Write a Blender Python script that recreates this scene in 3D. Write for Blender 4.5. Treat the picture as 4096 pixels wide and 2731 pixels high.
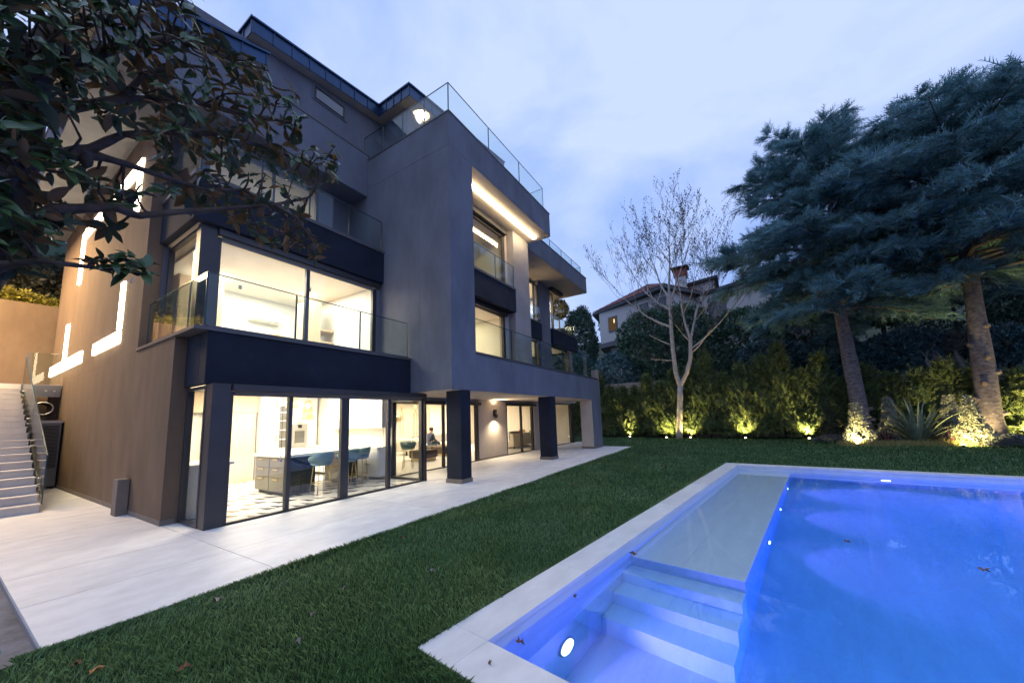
import bpy, bmesh, math, random
import numpy as np
from mathutils import Vector, Matrix

for _o in list(bpy.data.objects): bpy.data.objects.remove(_o)
SC = bpy.context.scene
COL = SC.collection
R = math.radians

# ------------------------------------------------------------------ camera
cd = bpy.data.cameras.new('camera')
cam = bpy.data.objects.new('camera', cd); COL.objects.link(cam)
cd.sensor_width = 36; cd.lens = 12.676
cd.shift_x = -0.00463; cd.shift_y = 0.03103
cd.clip_start = 0.05; cd.clip_end = 2000
_B = ((0.5236, -0.8513, -0.0344), (0.0863, 0.0932, -0.9919), (0.8476, 0.5164, 0.1223))
_m = Matrix(((_B[0][0], -_B[1][0], -_B[2][0], 0), (_B[0][1], -_B[1][1], -_B[2][1], 0),
             (_B[0][2], -_B[1][2], -_B[2][2], 1.65), (0, 0, 0, 1)))
cam.matrix_world = _m
SC.camera = cam

# ------------------------------------------------------------------ sky, sun, exposure
W = bpy.data.worlds.new('World'); SC.world = W; W.use_nodes = True
nt = W.node_tree; nt.nodes.clear()
def N(t, typ, **k):
    n = t.nodes.new(typ)
    for a, b in k.items(): setattr(n, a, b)
    return n
wo = N(nt, 'ShaderNodeOutputWorld'); add = N(nt, 'ShaderNodeAddShader')
bg1 = N(nt, 'ShaderNodeBackground'); bg2 = N(nt, 'ShaderNodeBackground')
sky = N(nt, 'ShaderNodeTexSky', sky_type='NISHITA', sun_disc=False, sun_elevation=R(2.0), sun_rotation=R(200), air_density=1.2, dust_density=0.6, ozone_density=3.0)
nt.links.new(sky.outputs[0], bg1.inputs[0]); bg1.inputs[1].default_value = 0.05
tc = N(nt, 'ShaderNodeTexCoord'); mp = N(nt, 'ShaderNodeMapping'); mp.inputs['Scale'].default_value = (1.0, 1.0, 1.9); mp.inputs['Rotation'].default_value = (R(12), R(-18), R(35))
nz = N(nt, 'ShaderNodeTexNoise'); nz.inputs['Scale'].default_value = 1.9; nz.inputs['Detail'].default_value = 6; nz.inputs['Roughness'].default_value = 0.54; nz.inputs['Distortion'].default_value = 0.35
cr = N(nt, 'ShaderNodeValToRGB')
e = cr.color_ramp.elements
e[0].position = 0.32; e[0].color = (0.14, 0.28, 0.68, 1)
e[1].position = 0.70; e[1].color = (0.55, 0.66, 0.98, 1)
m_ = e.new(0.5); m_.color = (0.34, 0.48, 0.92, 1)
# clouds are lit more towards the zenith than along the horizon
sp = N(nt, 'ShaderNodeSeparateXYZ'); mr = N(nt, 'ShaderNodeMapRange'); mr.inputs[1].default_value = 0.0; mr.inputs[2].default_value = 0.75; mr.inputs[3].default_value = -0.10; mr.inputs[4].default_value = 0.17
ad = N(nt, 'ShaderNodeMath', operation='ADD')
nt.links.new(tc.outputs['Generated'], mp.inputs[0]); nt.links.new(mp.outputs[0], nz.inputs['Vector'])
nt.links.new(tc.outputs['Generated'], sp.inputs[0]); nt.links.new(sp.outputs['Z'], mr.inputs[0])
nt.links.new(nz.outputs['Fac'], ad.inputs[0]); nt.links.new(mr.outputs[0], ad.inputs[1])
nt.links.new(ad.outputs[0], cr.inputs[0]); nt.links.new(cr.outputs[0], bg2.inputs[0]); bg2.inputs[1].default_value = 0.90
nt.links.new(bg1.outputs[0], add.inputs[0]); nt.links.new(bg2.outputs[0], add.inputs[1]); nt.links.new(add.outputs[0], wo.inputs[0])

sd = bpy.data.lights.new('sun', 'SUN'); sd.energy = 0.12; sd.angle = R(40); sd.color = (0.6, 0.75, 1.0)
sun = bpy.data.objects.new('sun', sd); COL.objects.link(sun); sun.rotation_euler = (R(35), 0, R(-60))

SC.view_settings.view_transform = 'Standard'; SC.view_settings.look = 'None'
SC.view_settings.exposure = 0.32; SC.view_settings.gamma = 1.0
try: SC.view_settings.use_curve_mapping = False
except Exception: pass
SC.render.engine = 'CYCLES'
cy = SC.cycles
cy.use_denoising = True
try: cy.denoiser = 'OPENIMAGEDENOISE'
except Exception: pass
cy.max_bounces = 7; cy.diffuse_bounces = 3; cy.glossy_bounces = 3; cy.transmission_bounces = 4; cy.transparent_max_bounces = 24
cy.caustics_reflective = False; cy.caustics_refractive = True
cy.sample_clamp_indirect = 4.0; cy.use_adaptive_sampling = True; cy.adaptive_threshold = 0.02
cy.use_light_tree = True

# ------------------------------------------------------------------ materials
MATS = {}
def mat(name, col, rough=0.7, spec=0.5, metal=0.0, var=0.0, vscale=4.0, var_col=None, bump=0.0, bscale=60.0, island=0.0, stretch=None, emit=None, estr=0.0, coat=0.0, trans=0.0, objvar=0.0):
    m = bpy.data.materials.new(name); m.use_nodes = True; t = m.node_tree
    b = t.nodes['Principled BSDF']; L = t.links.new
    b.inputs['Base Color'].default_value = (*col, 1); b.inputs['Roughness'].default_value = rough
    b.inputs['Specular IOR Level'].default_value = spec; b.inputs['Metallic'].default_value = metal
    if coat: b.inputs['Coat Weight'].default_value = coat
    co = N(t, 'ShaderNodeTexCoord'); vec = co.outputs['Object']
    if stretch:
        mp = N(t, 'ShaderNodeMapping'); mp.inputs['Scale'].default_value = stretch; L(vec, mp.inputs[0]); vec = mp.outputs[0]
    out = None
    if var > 0:
        n1 = N(t, 'ShaderNodeTexNoise'); n1.inputs['Scale'].default_value = vscale; n1.inputs['Detail'].default_value = 6; n1.inputs['Roughness'].default_value = 0.6
        L(vec, n1.inputs['Vector'])
        rp = N(t, 'ShaderNodeValToRGB'); rp.color_ramp.elements[0].position = 0.3; rp.color_ramp.elements[1].position = 0.7
        c2 = var_col if var_col else tuple(min(1, c * (1 + var)) for c in col)
        c1 = col if var_col else tuple(c * (1 - var) for c in col)
        rp.color_ramp.elements[0].color = (*c1, 1); rp.color_ramp.elements[1].color = (*c2, 1)
        L(n1.outputs['Fac'], rp.inputs[0]); out = rp.outputs[0]
    if island > 0:
        g = N(t, 'ShaderNodeNewGeometry'); h = N(t, 'ShaderNodeHueSaturation')
        mr = N(t, 'ShaderNodeMapRange'); mr.inputs[3].default_value = 1 - island; mr.inputs[4].default_value = 1 + island
        L(g.outputs['Random Per Island'], mr.inputs[0]); L(mr.outputs[0], h.inputs['Value'])
        if out: L(out, h.inputs['Color'])
        else: h.inputs['Color'].default_value = (*col, 1)
        out = h.outputs[0]
    if objvar > 0:
        oi = N(t, 'ShaderNodeObjectInfo'); h2 = N(t, 'ShaderNodeHueSaturation'); m2 = N(t, 'ShaderNodeMapRange'); m2.inputs[3].default_value = 1 - objvar; m2.inputs[4].default_value = 1 + objvar * .5
        L(oi.outputs['Random'], m2.inputs[0]); L(m2.outputs[0], h2.inputs['Value']); L(out, h2.inputs['Color']); out = h2.outputs[0]
    if out: L(out, b.inputs['Base Color'])
    if bump > 0:
        n2 = N(t, 'ShaderNodeTexNoise'); n2.inputs['Scale'].default_value = bscale; n2.inputs['Detail'].default_value = 4
        L(vec, n2.inputs['Vector'])
        bp = N(t, 'ShaderNodeBump'); bp.inputs['Strength'].default_value = bump; bp.inputs['Distance'].default_value = 0.02
        L(n2.outputs['Fac'], bp.inputs['Height']); L(bp.outputs[0], b.inputs['Normal'])
    if emit:
        b.inputs['Emission Color'].default_value = (*emit, 1); b.inputs['Emission Strength'].default_value = estr
    if trans > 0:
        b.inputs['Subsurface Weight'].default_value = 0
        tr = N(t, 'ShaderNodeBsdfTranslucent'); mx = N(t, 'ShaderNodeMixShader'); mx.inputs[0].default_value = trans
        if out: L(out, tr.inputs[0])
        else: tr.inputs[0].default_value = (*col, 1)
        L(b.outputs[0], mx.inputs[1]); L(tr.outputs[0], mx.inputs[2]); L(mx.outputs[0], t.nodes['Material Output'].inputs[0])
    MATS[name] = m
    return m

def glass(name, tint, ior=1.5, rough=0.0, bump=0.0, bscale=1.0):
    m = bpy.data.materials.new(name); m.use_nodes = True; t = m.node_tree; t.nodes.clear(); L = t.links.new
    o = N(t, 'ShaderNodeOutputMaterial'); mx = N(t, 'ShaderNodeMixShader'); tr = N(t, 'ShaderNodeBsdfTransparent'); gl = N(t, 'ShaderNodeBsdfGlossy'); fr = N(t, 'ShaderNodeFresnel')
    tr.inputs[0].default_value = (*tint, 1); gl.inputs['Roughness'].default_value = rough; fr.inputs['IOR'].default_value = ior
    if bump > 0:
        co = N(t, 'ShaderNodeTexCoord'); n2 = N(t, 'ShaderNodeTexNoise'); n2.inputs['Scale'].default_value = bscale; n2.inputs['Detail'].default_value = 2
        bp = N(t, 'ShaderNodeBump'); bp.inputs['Strength'].default_value = bump; bp.inputs['Distance'].default_value = 0.02
        L(co.outputs['Object'], n2.inputs['Vector']); L(n2.outputs['Fac'], bp.inputs['Height']); L(bp.outputs[0], gl.inputs['Normal']); L(bp.outputs[0], fr.inputs['Normal'])
    # the same reflectance seen from either side of the pane
    g = N(t, 'ShaderNodeNewGeometry'); ml = N(t, 'ShaderNodeMath', operation='MULTIPLY_ADD'); ml.inputs[1].default_value = (1.0 / ior - ior); ml.inputs[2].default_value = ior
    L(g.outputs['Backfacing'], ml.inputs[0]); L(ml.outputs[0], fr.inputs['IOR'])
    L(fr.outputs[0], mx.inputs[0]); L(tr.outputs[0], mx.inputs[1]); L(gl.outputs[0], mx.inputs[2]); L(mx.outputs[0], o.inputs[0])
    MATS[name] = m
    return m

def emis(name, col, s):
    m = bpy.data.materials.new(name); m.use_nodes = True; t = m.node_tree; t.nodes.clear()
    o = N(t, 'ShaderNodeOutputMaterial'); em = N(t, 'ShaderNodeEmission'); em.inputs[0].default_value = (*col, 1); em.inputs[1].default_value = s
    t.links.new(em.outputs[0], o.inputs[0]); MATS[name] = m
    return m

STUCCO = mat('stucco taupe', (0.15, 0.158, 0.185), 0.9, 0.2, var=0.2, vscale=1.0, stretch=(1.2, 1.2, 0.55), bump=0.6, bscale=48)
STUCCO_B = mat('stucco brown', (0.155, 0.108, 0.075), 0.9, 0.2, var=0.16, vscale=1.3, stretch=(1.6, 1.6, 0.6), bump=0.45, bscale=50)
STUCCO_LIT = mat('stucco lit pier', (0.27, 0.255, 0.25), 0.9, 0.2, var=0.14, vscale=1.2, bump=0.45, bscale=52)  # facade stucco made paler, light painted in for the lit facade pier
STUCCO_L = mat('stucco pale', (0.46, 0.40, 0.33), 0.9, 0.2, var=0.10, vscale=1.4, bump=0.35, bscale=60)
DARK = mat('dark plaster', (0.014, 0.018, 0.03), 0.85, 0.25, var=0.25, vscale=1.8, bump=0.4, bscale=45)
METAL = mat('bronze metal', (0.05, 0.047, 0.05), 0.42, 0.5, metal=0.35, var=0.1, vscale=3)
CAP = mat('grey cap', (0.09, 0.085, 0.09), 0.5, 0.5, metal=0.2, var=0.1, vscale=2)
ZINC = mat('roof zinc', (0.022, 0.055, 0.12), 0.38, 0.5, metal=0.55, var=0.18, vscale=1.5)
PLINTH = mat('plinth stone', (0.17, 0.145, 0.125), 0.8, 0.3, var=0.12, vscale=4, bump=0.2)
TRAV = mat('travertine', (0.60, 0.59, 0.58), 0.5, 0.35, var=0.1, vscale=2.8, var_col=(0.76, 0.75, 0.735), stretch=(0.9, 1.25, 1.25), objvar=0.06, bump=0.12, bscale=30)
COPE = mat('coping stone', (0.60, 0.60, 0.59), 0.38, 0.45, var=0.1, vscale=2.2, var_col=(0.74, 0.735, 0.73), objvar=0.08, stretch=(1.0, 2.2, 2.0), bump=0.1, bscale=28)
STEPST = mat('stair stone', (0.58, 0.54, 0.50), 0.6, 0.3, var=0.1, vscale=2.5, bump=0.15, bscale=30)
SHELFLIT = mat('shelf stone lit', (0.82, 0.90, 0.97), 0.6, 0.3, var=0.05, vscale=2.0, stretch=(0.7, 3, 3), bump=0.08, bscale=20)  # pool stone lightened and blued, lamp and sky light put into its colour
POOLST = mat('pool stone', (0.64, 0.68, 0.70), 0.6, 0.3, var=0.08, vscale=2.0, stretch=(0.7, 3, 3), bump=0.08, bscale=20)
GROUT = mat('grout', (0.30, 0.28, 0.27), 0.9, 0.1)
SOIL = mat('soil', (0.17, 0.15, 0.135), 0.95, 0.1, var=0.35, vscale=2.5, var_col=(0.36, 0.34, 0.33), bump=0.8, bscale=14)
TURF = mat('turf', (0.02, 0.05, 0.02), 0.95, 0.1, var=0.4, vscale=2.0, bump=0.6, bscale=30)
GRASSM = mat('grass blades', (0.085, 0.18, 0.06), 0.5, 0.4, var=0.3, vscale=0.7, var_col=(0.19, 0.29, 0.125), island=0.55, trans=0.35)
GLASS = glass('window glass', (0.96, 0.97, 0.96), 1.55)
RAIL = glass('balustrade glass', (0.90, 0.955, 0.945), 1.45)
EDGE = mat('glass edge', (0.02, 0.055, 0.07), 0.2, 0.6)
def water_mat():
    m = bpy.data.materials.new('pool water'); m.use_nodes = True; t = m.node_tree; t.nodes.clear(); L = t.links.new
    o = N(t, 'ShaderNodeOutputMaterial'); gl = N(t, 'ShaderNodeBsdfGlass'); gl.inputs['IOR'].default_value = 1.33; gl.inputs['Roughness'].default_value = 0.0
    co = N(t, 'ShaderNodeTexCoord'); n2 = N(t, 'ShaderNodeTexNoise'); n2.inputs['Scale'].default_value = 1.7; n2.inputs['Detail'].default_value = 3; n2.inputs['Distortion'].default_value = 0.4
    bp = N(t, 'ShaderNodeBump'); bp.inputs['Strength'].default_value = 0.10; bp.inputs['Distance'].default_value = 0.004
    L(co.outputs['Object'], n2.inputs['Vector']); L(n2.outputs['Fac'], bp.inputs['Height']); L(bp.outputs[0], gl.inputs['Normal'])
    va = N(t, 'ShaderNodeVolumeAbsorption'); va.inputs['Color'].default_value = (0.10, 0.77, 0.98, 1); va.inputs['Density'].default_value = 0.5
    vs = N(t, 'ShaderNodeVolumeScatter'); vs.inputs['Color'].default_value = (0.9, 0.95, 1.0, 1); vs.inputs['Density'].default_value = 0.035; vs.inputs['Anisotropy'].default_value = 0.4; sm = N(t, 'ShaderNodeAddShader')
    L(va.outputs[0], sm.inputs[0]); L(vs.outputs[0], sm.inputs[1]); L(gl.outputs[0], o.inputs['Surface']); L(sm.outputs[0], o.inputs['Volume']); MATS['pool water'] = m
    return m
WATER = water_mat()
WHITE = mat('white lacquer', (0.80, 0.78, 0.74), 0.45, 0.4)
CREAM = mat('cream plaster', (0.78, 0.73, 0.64), 0.8, 0.2, var=0.03, vscale=2)
OAK = mat('pale oak', (0.62, 0.48, 0.32), 0.55, 0.3, var=0.12, vscale=3, stretch=(6, 6, 0.6))
GREYC = mat('grey cabinet', (0.16, 0.15, 0.13), 0.5, 0.4)
BLACKG = mat('black gloss', (0.012, 0.012, 0.014), 0.12, 0.6)
BRASS = mat('brass', (0.60, 0.45, 0.20), 0.3, 0.5, metal=0.9)
TEAL = mat('teal velvet', (0.17, 0.27, 0.29), 0.85, 0.2)
STEEL = mat('steel', (0.45, 0.44, 0.42), 0.3, 0.5, metal=0.8)
OVENG = mat('oven glass', (0.10, 0.10, 0.09), 0.15, 0.6)
AMBER = glass('amber glass', (0.93, 0.80, 0.58), 1.5)
SOFA = mat('cream fabric', (0.66, 0.60, 0.50), 0.9, 0.1, bump=0.2, bscale=90)
GREYF = mat('grey fabric', (0.28, 0.27, 0.27), 0.9, 0.1, bump=0.2, bscale=90)
POUFM = mat('brown fabric', (0.11, 0.08, 0.065), 0.9, 0.1)
REDF = mat('rust fabric', (0.24, 0.09, 0.06), 0.85, 0.1)
BLACK = mat('black paint', (0.02, 0.02, 0.022), 0.6, 0.3)
GUNMETAL = mat('grille grey', (0.16, 0.16, 0.17), 0.45, 0.5, metal=0.3)
SKIN = mat('skin', (0.50, 0.30, 0.22), 0.6, 0.3)
HAIR = mat('brown hair', (0.05, 0.03, 0.02), 0.7, 0.3)
NAVY = mat('navy jacket', (0.02, 0.03, 0.07), 0.6, 0.35)
JEANS = mat('jeans', (0.05, 0.08, 0.12), 0.85, 0.1)
TILEW = mat('white floor tile', (0.76, 0.75, 0.72), 0.25, 0.45)
TILEG = mat('grey floor tile', (0.11, 0.11, 0.115), 0.25, 0.45)
FLOORL = mat('pale floor', (0.62, 0.58, 0.52), 0.4, 0.4, var=0.05, vscale=1)
YELLOW = mat('yellow panel', (0.75, 0.45, 0.05), 0.6, 0.3)
CURTAIN = mat('white curtain', (0.75, 0.72, 0.66), 0.9, 0.1, trans=0.3)
MESHF = mat('screen fabric', (0.20, 0.18, 0.15), 0.9, 0.1, bump=0.3, bscale=200)
LEDW = emis('led warm', (1.0, 0.80, 0.52), 11.0)
LEDS = emis('led strip', (1.0, 0.78, 0.48), 36.0)
BULB = emis('lamp bulb', (1.0, 0.80, 0.48), 14.0)
DOWNL = emis('downlight', (1.0, 0.86, 0.65), 30.0)
POOLE = emis('pool lamp lens', (0.72, 0.80, 1.0), 9.0)
PIPEB = mat('cyan plastic', (0.05, 0.38, 0.52), 0.35, 0.5)
BARK_C = mat('cedar bark', (0.07, 0.06, 0.058), 0.95, 0.15, var=0.5, vscale=4.5, var_col=(0.25, 0.215, 0.205), stretch=(1.2, 1.2, 3.0), bump=1.0, bscale=12)
BARK_B = mat('pale bark', (0.40, 0.35, 0.31), 0.9, 0.2, var=0.3, vscale=5, stretch=(1, 1, 2.5), bump=0.5, bscale=20)
BARK_M = mat('magnolia bark', (0.085, 0.06, 0.045), 0.9, 0.2, var=0.35, vscale=9, bump=0.6, bscale=30)
BARK_D = mat('dark bark', (0.07, 0.055, 0.045), 0.95, 0.1, var=0.3, vscale=6, bump=0.5)
CUTW = mat('cut wood', (0.42, 0.28, 0.14), 0.9, 0.1, var=0.15, vscale=12)
CEDARM = mat('cedar needles', (0.085, 0.20, 0.21), 0.5, 0.4, var=0.3, vscale=0.9, var_col=(0.24, 0.40, 0.42), island=0.5, trans=0.25)
HEDGEM = mat('conifer foliage', (0.10, 0.15, 0.06), 0.65, 0.25, var=0.3, vscale=1.2, var_col=(0.16, 0.19, 0.075), island=0.6, trans=0.3)
LAUREL = mat('laurel leaves', (0.04, 0.11, 0.065), 0.36, 0.5, var=0.3, vscale=1.0, var_col=(0.08, 0.17, 0.10), island=0.5)
DARKF = mat('dark conifer leaves', (0.04, 0.085, 0.06), 0.55, 0.35, var=0.3, vscale=1.0, var_col=(0.07, 0.13, 0.09), island=0.5)
BLUEF = mat('blue green leaves', (0.06, 0.13, 0.14), 0.45, 0.4, var=0.3, vscale=1.0, var_col=(0.11, 0.20, 0.21), island=0.5)
IVYM = mat('ivy leaves', (0.05, 0.055, 0.03), 0.55, 0.3, var=0.3, vscale=1.5, var_col=(0.09, 0.075, 0.05), island=0.5)
GOLDM = mat('golden privet', (0.22, 0.20, 0.03), 0.6, 0.3, var=0.3, vscale=3, var_col=(0.32, 0.28, 0.05), island=0.4, trans=0.2)
VARIEG = mat('variegated leaves', (0.16, 0.18, 0.13), 0.55, 0.3, var=0.4, vscale=30, var_col=(0.42, 0.42, 0.33), island=0.4)
PHORM = mat('striped leaf', (0.09, 0.13, 0.085), 0.45, 0.4, var=0.4, vscale=4, var_col=(0.22, 0.26, 0.17), island=0.3)
CORDY = mat('purple leaf', (0.10, 0.035, 0.035), 0.5, 0.35, island=0.4)
SILVERB = mat('silver leaves', (0.11, 0.12, 0.12), 0.7, 0.2, var=0.3, vscale=6, island=0.4)
STRAW = mat('straw grass', (0.30, 0.27, 0.11), 0.8, 0.15, island=0.35, trans=0.2)
BUDM = mat('dark buds', (0.035, 0.025, 0.02), 0.8, 0.2)
DEADL = mat('dead leaf', (0.20, 0.10, 0.045), 0.8, 0.2, var=0.4, vscale=25)
DEADP = mat('dead leaf pale', (0.30, 0.24, 0.20), 0.8, 0.2, var=0.3, vscale=25)
DEADT = mat('dead leaf tan', (0.48, 0.24, 0.09), 0.75, 0.2, var=0.25, vscale=25)
HOUSEW = mat('neighbour plaster', (0.50, 0.48, 0.46), 0.9, 0.2, var=0.06, vscale=0.7)
HOUSEB = mat('neighbour band', (0.14, 0.135, 0.15), 0.8, 0.2)
TERRAC = mat('terracotta', (0.22, 0.105, 0.10), 0.8, 0.2, island=0.3)
BRICKR = mat('red brick', (0.25, 0.09, 0.06), 0.85, 0.2, var=0.25, vscale=9)
GUTTER = mat('gutter', (0.04, 0.045, 0.055), 0.5, 0.4)
ROCK = mat('rock', (0.20, 0.19, 0.20), 0.9, 0.2, var=0.35, vscale=2, bump=0.8, bscale=6)
HILLM = mat('hillside earth', (0.05, 0.065, 0.04), 0.95, 0.1, var=0.4, vscale=0.7, bump=0.6, bscale=3)
WALLP = mat('garden wall plaster', (0.30, 0.25, 0.23), 0.9, 0.2, var=0.12, vscale=1.0, bump=0.3, bscale=40)
GLOBE = mat('white globe', (0.82, 0.83, 0.85), 0.4, 0.4)
WINDIN = emis('lit window', (1.0, 0.62, 0.28), 0.07)

# magnolia leaf: glossy green above, rusty felt below
def magnolia_mat():
    m = mat('magnolia leaf', (0.03, 0.075, 0.028), 0.27, 0.5, var=0.3, vscale=5, var_col=(0.065, 0.115, 0.035))
    t = m.node_tree; L = t.links.new; b = t.nodes['Principled BSDF']
    src = b.inputs['Base Color'].links[0].from_socket
    oi = N(t, 'ShaderNodeNewGeometry'); mx = N(t, 'ShaderNodeMix', data_type='RGBA'); L(oi.outputs['Backfacing'], mx.inputs['Factor'])
    L(src, mx.inputs[6])
    ob = N(t, 'ShaderNodeObjectInfo'); a_ = N(t, 'ShaderNodeMath', operation='ADD'); f_ = N(t, 'ShaderNodeMath', operation='FRACT'); g_ = N(t, 'ShaderNodeMath', operation='GREATER_THAN'); g_.inputs[1].default_value = 0.62
    L(ob.outputs['Random'], a_.inputs[0]); L(oi.outputs['Random Per Island'], a_.inputs[1]); L(a_.outputs[0], f_.inputs[0]); L(f_.outputs[0], g_.inputs[0])
    un = N(t, 'ShaderNodeMix', data_type='RGBA'); L(g_.outputs[0], un.inputs['Factor']); un.inputs[6].default_value = (0.07, 0.085, 0.04, 1); un.inputs[7].default_value = (0.21, 0.105, 0.035, 1); L(un.outputs[2], mx.inputs[7]); L(mx.outputs[2], b.inputs['Base Color'])
    mr = N(t, 'ShaderNodeMapRange'); mr.inputs[3].default_value = 0.27; mr.inputs[4].default_value = 0.8; L(oi.outputs['Backfacing'], mr.inputs[0]); L(mr.outputs[0], b.inputs['Roughness'])
    return m
MAGL = magnolia_mat()

# ------------------------------------------------------------------ builders
def wloc(o):
    v = Vector((0, 0, 0))
    while o is not None:
        v = v + Vector(o.location); o = o.parent
    return v
def finish(o, parent=None, label=None, cat=None, group=None, kind=None):
    if parent is not None: o.parent = parent
    if label: o['label'] = label
    if cat: o['category'] = cat
    if group: o['group'] = group
    if kind: o['kind'] = kind
    return o
def empty(name, loc, label, cat, group=None, rz=0.0):
    o = bpy.data.objects.new(name, None); COL.objects.link(o); o.location = loc; o.rotation_euler = (0, 0, rz); o.empty_display_size = 0.2
    return finish(o, None, label, cat, group)

class MB:
    def __init__(s): s.v = []; s.f = []; s.mi = []; s.sm = []
    def face(s, idx, mi=0, sm=False): s.f.append(tuple(idx)); s.mi.append(mi); s.sm.append(sm)
    def box(s, x0, x1, y0, y1, z0, z1, mi=0, mis=None):
        if x0 > x1: x0, x1 = x1, x0
        if y0 > y1: y0, y1 = y1, y0
        if z0 > z1: z0, z1 = z1, z0
        b = len(s.v)
        s.v += [(x0, y0, z0), (x1, y0, z0), (x1, y1, z0), (x0, y1, z0), (x0, y0, z1), (x1, y0, z1), (x1, y1, z1), (x0, y1, z1)]
        fs = [(0, 3, 2, 1), (4, 5, 6, 7), (0, 1, 5, 4), (1, 2, 6, 5), (2, 3, 7, 6), (3, 0, 4, 7)]  # bottom top -y +x +y -x
        for k, q in enumerate(fs): s.face([b + i for i in q], mis[k] if mis else mi)
        return s
    def prism(s, poly, z0, z1, mi=0):
        """poly: CCW xy list; z0/z1 may be functions of (x,y)"""
        n = len(poly); b = len(s.v)
        f0 = z0 if callable(z0) else (lambda x, y: z0); f1 = z1 if callable(z1) else (lambda x, y: z1)
        s.v += [(x, y, f0(x, y)) for x, y in poly] + [(x, y, f1(x, y)) for x, y in poly]
        s.face([b + i for i in reversed(range(n))], mi); s.face([b + n + i for i in range(n)], mi)
        for i in range(n):
            j = (i + 1) % n; s.face([b + i, b + j, b + n + j, b + n + i], mi)
        return s
    def quad(s, a, b, c, d, mi=0):
        k = len(s.v); s.v += [a, b, c, d]; s.face((k, k + 1, k + 2, k + 3), mi); return s
    def tube(s, path, rad, n=8, mi=0, cap=True, sm=True):
        P = [Vector(p) for p in path]; m = len(P)
        if not hasattr(rad, '__len__'): rad = [rad] * m
        k0 = len(s.v); up = None
        for i in range(m):
            d = (P[min(i + 1, m - 1)] - P[max(i - 1, 0)])
            if d.length < 1e-9: d = Vector((0, 0, 1))
            d.normalize()
            if up is None:
                up = Vector((0, 0, 1)) if abs(d.z) < 0.9 else Vector((1, 0, 0))
            a = d.cross(up)
            if a.length < 1e-6: a = d.orthogonal()
            a.normalize(); b = d.cross(a); up = a.cross(d) * 1.0
            for j in range(n):
                t = 2 * math.pi * j / n
                q = P[i] + (a * math.cos(t) + b * math.sin(t)) * rad[i]
                s.v.append(tuple(q))
        for i in range(m - 1):
            for j in range(n):
                j2 = (j + 1) % n
                s.face((k0 + i * n + j, k0 + i * n + j2, k0 + (i + 1) * n + j2, k0 + (i + 1) * n + j), mi, sm)
        if cap:
            s.face([k0 + j for j in reversed(range(n))], mi); s.face([k0 + (m - 1) * n + j for j in range(n)], mi)
        return s
    def cyl(s, c, r, z0, z1, n=16, mi=0, r2=None):
        return s.tube([(c[0], c[1], z0), (c[0], c[1], z1)], [r, r if r2 is None else r2], n, mi)
    def lathe(s, c, prof, n=16, mi=0, sm=True):
        k0 = len(s.v)
        for r, z in prof:
            for j in range(n):
                t = 2 * math.pi * j / n; s.v.append((c[0] + r * math.cos(t), c[1] + r * math.sin(t), c[2] + z))
        for i in range(len(prof) - 1):
            for j in range(n):
                j2 = (j + 1) % n; s.face((k0 + i * n + j, k0 + i * n + j2, k0 + (i + 1) * n + j2, k0 + (i + 1) * n + j), mi, sm)
        s.face([k0 + j for j in reversed(range(n))], mi); s.face([k0 + (len(prof) - 1) * n + j for j in range(n)], mi)
        return s
    def mesh(s, name, mats, off=(0, 0, 0)):
        me = bpy.data.meshes.new(name)
        me.from_pydata([(x - off[0], y - off[1], z - off[2]) for x, y, z in s.v], [], s.f)
        for m in (mats if isinstance(mats, (list, tuple)) else [mats]): me.materials.append(m)
        if me.polygons:
            me.polygons.foreach_set('material_index', s.mi); me.polygons.foreach_set('use_smooth', s.sm)
        me.update()
        return me
    def build(s, name, mats, parent=None, local=False, loc=None, bevel=0.0, **k):
        off = Vector((0, 0, 0))
        if parent is not None and not local: off = wloc(parent)
        if loc is not None: off = Vector(loc)
        o = bpy.data.objects.new(name, s.mesh(name, mats, off)); COL.objects.link(o)
        if loc is not None: o.location = loc if parent is None else Vector(loc) - wloc(parent)
        if bevel > 0:
            bv = o.modifiers.new('soft edges', 'BEVEL'); bv.width = bevel; bv.segments = 2; bv.limit_method = 'ANGLE'
        return finish(o, parent, **k)

def bx(name, m, x0, x1, y0, y1, z0, z1, parent=None, **k):
    return MB().box(x0, x1, y0, y1, z0, z1).build(name, m, parent, **k)

def np_obj(name, V, F, mats, parent=None, mi=None, smooth=False, loc=None, **k):
    """V (n,3) world coordinates (or about loc), F (m,3|4)"""
    V = np.asarray(V, dtype=np.float32); F = np.asarray(F, dtype=np.int32)
    off = np.zeros(3)
    if loc is not None: off = np.array(loc)
    elif parent is not None: off = np.array(wloc(parent))
    me = bpy.data.meshes.new(name); c = F.shape[1]
    me.vertices.add(len(V)); me.vertices.foreach_set('co', (V - off).astype(np.float32).ravel())
    me.loops.add(F.size); me.loops.foreach_set('vertex_index', F.ravel())
    me.polygons.add(len(F)); me.polygons.foreach_set('loop_start', np.arange(0, F.size, c, dtype=np.int32))
    me.polygons.foreach_set('loop_total', np.full(len(F), c, dtype=np.int32))
    for m in (mats if isinstance(mats, (list, tuple)) else [mats]): me.materials.append(m)
    if mi is not None: me.polygons.foreach_set('material_index', np.asarray(mi, dtype=np.int32))
    if smooth: me.polygons.foreach_set('use_smooth', np.ones(len(F), dtype=bool))
    me.update(calc_edges=True); me.validate()
    o = bpy.data.objects.new(name, me); COL.objects.link(o)
    if loc is not None: o.location = Vector(loc) - (wloc(parent) if parent is not None else Vector((0, 0, 0)))
    return finish(o, parent, **k)

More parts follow.
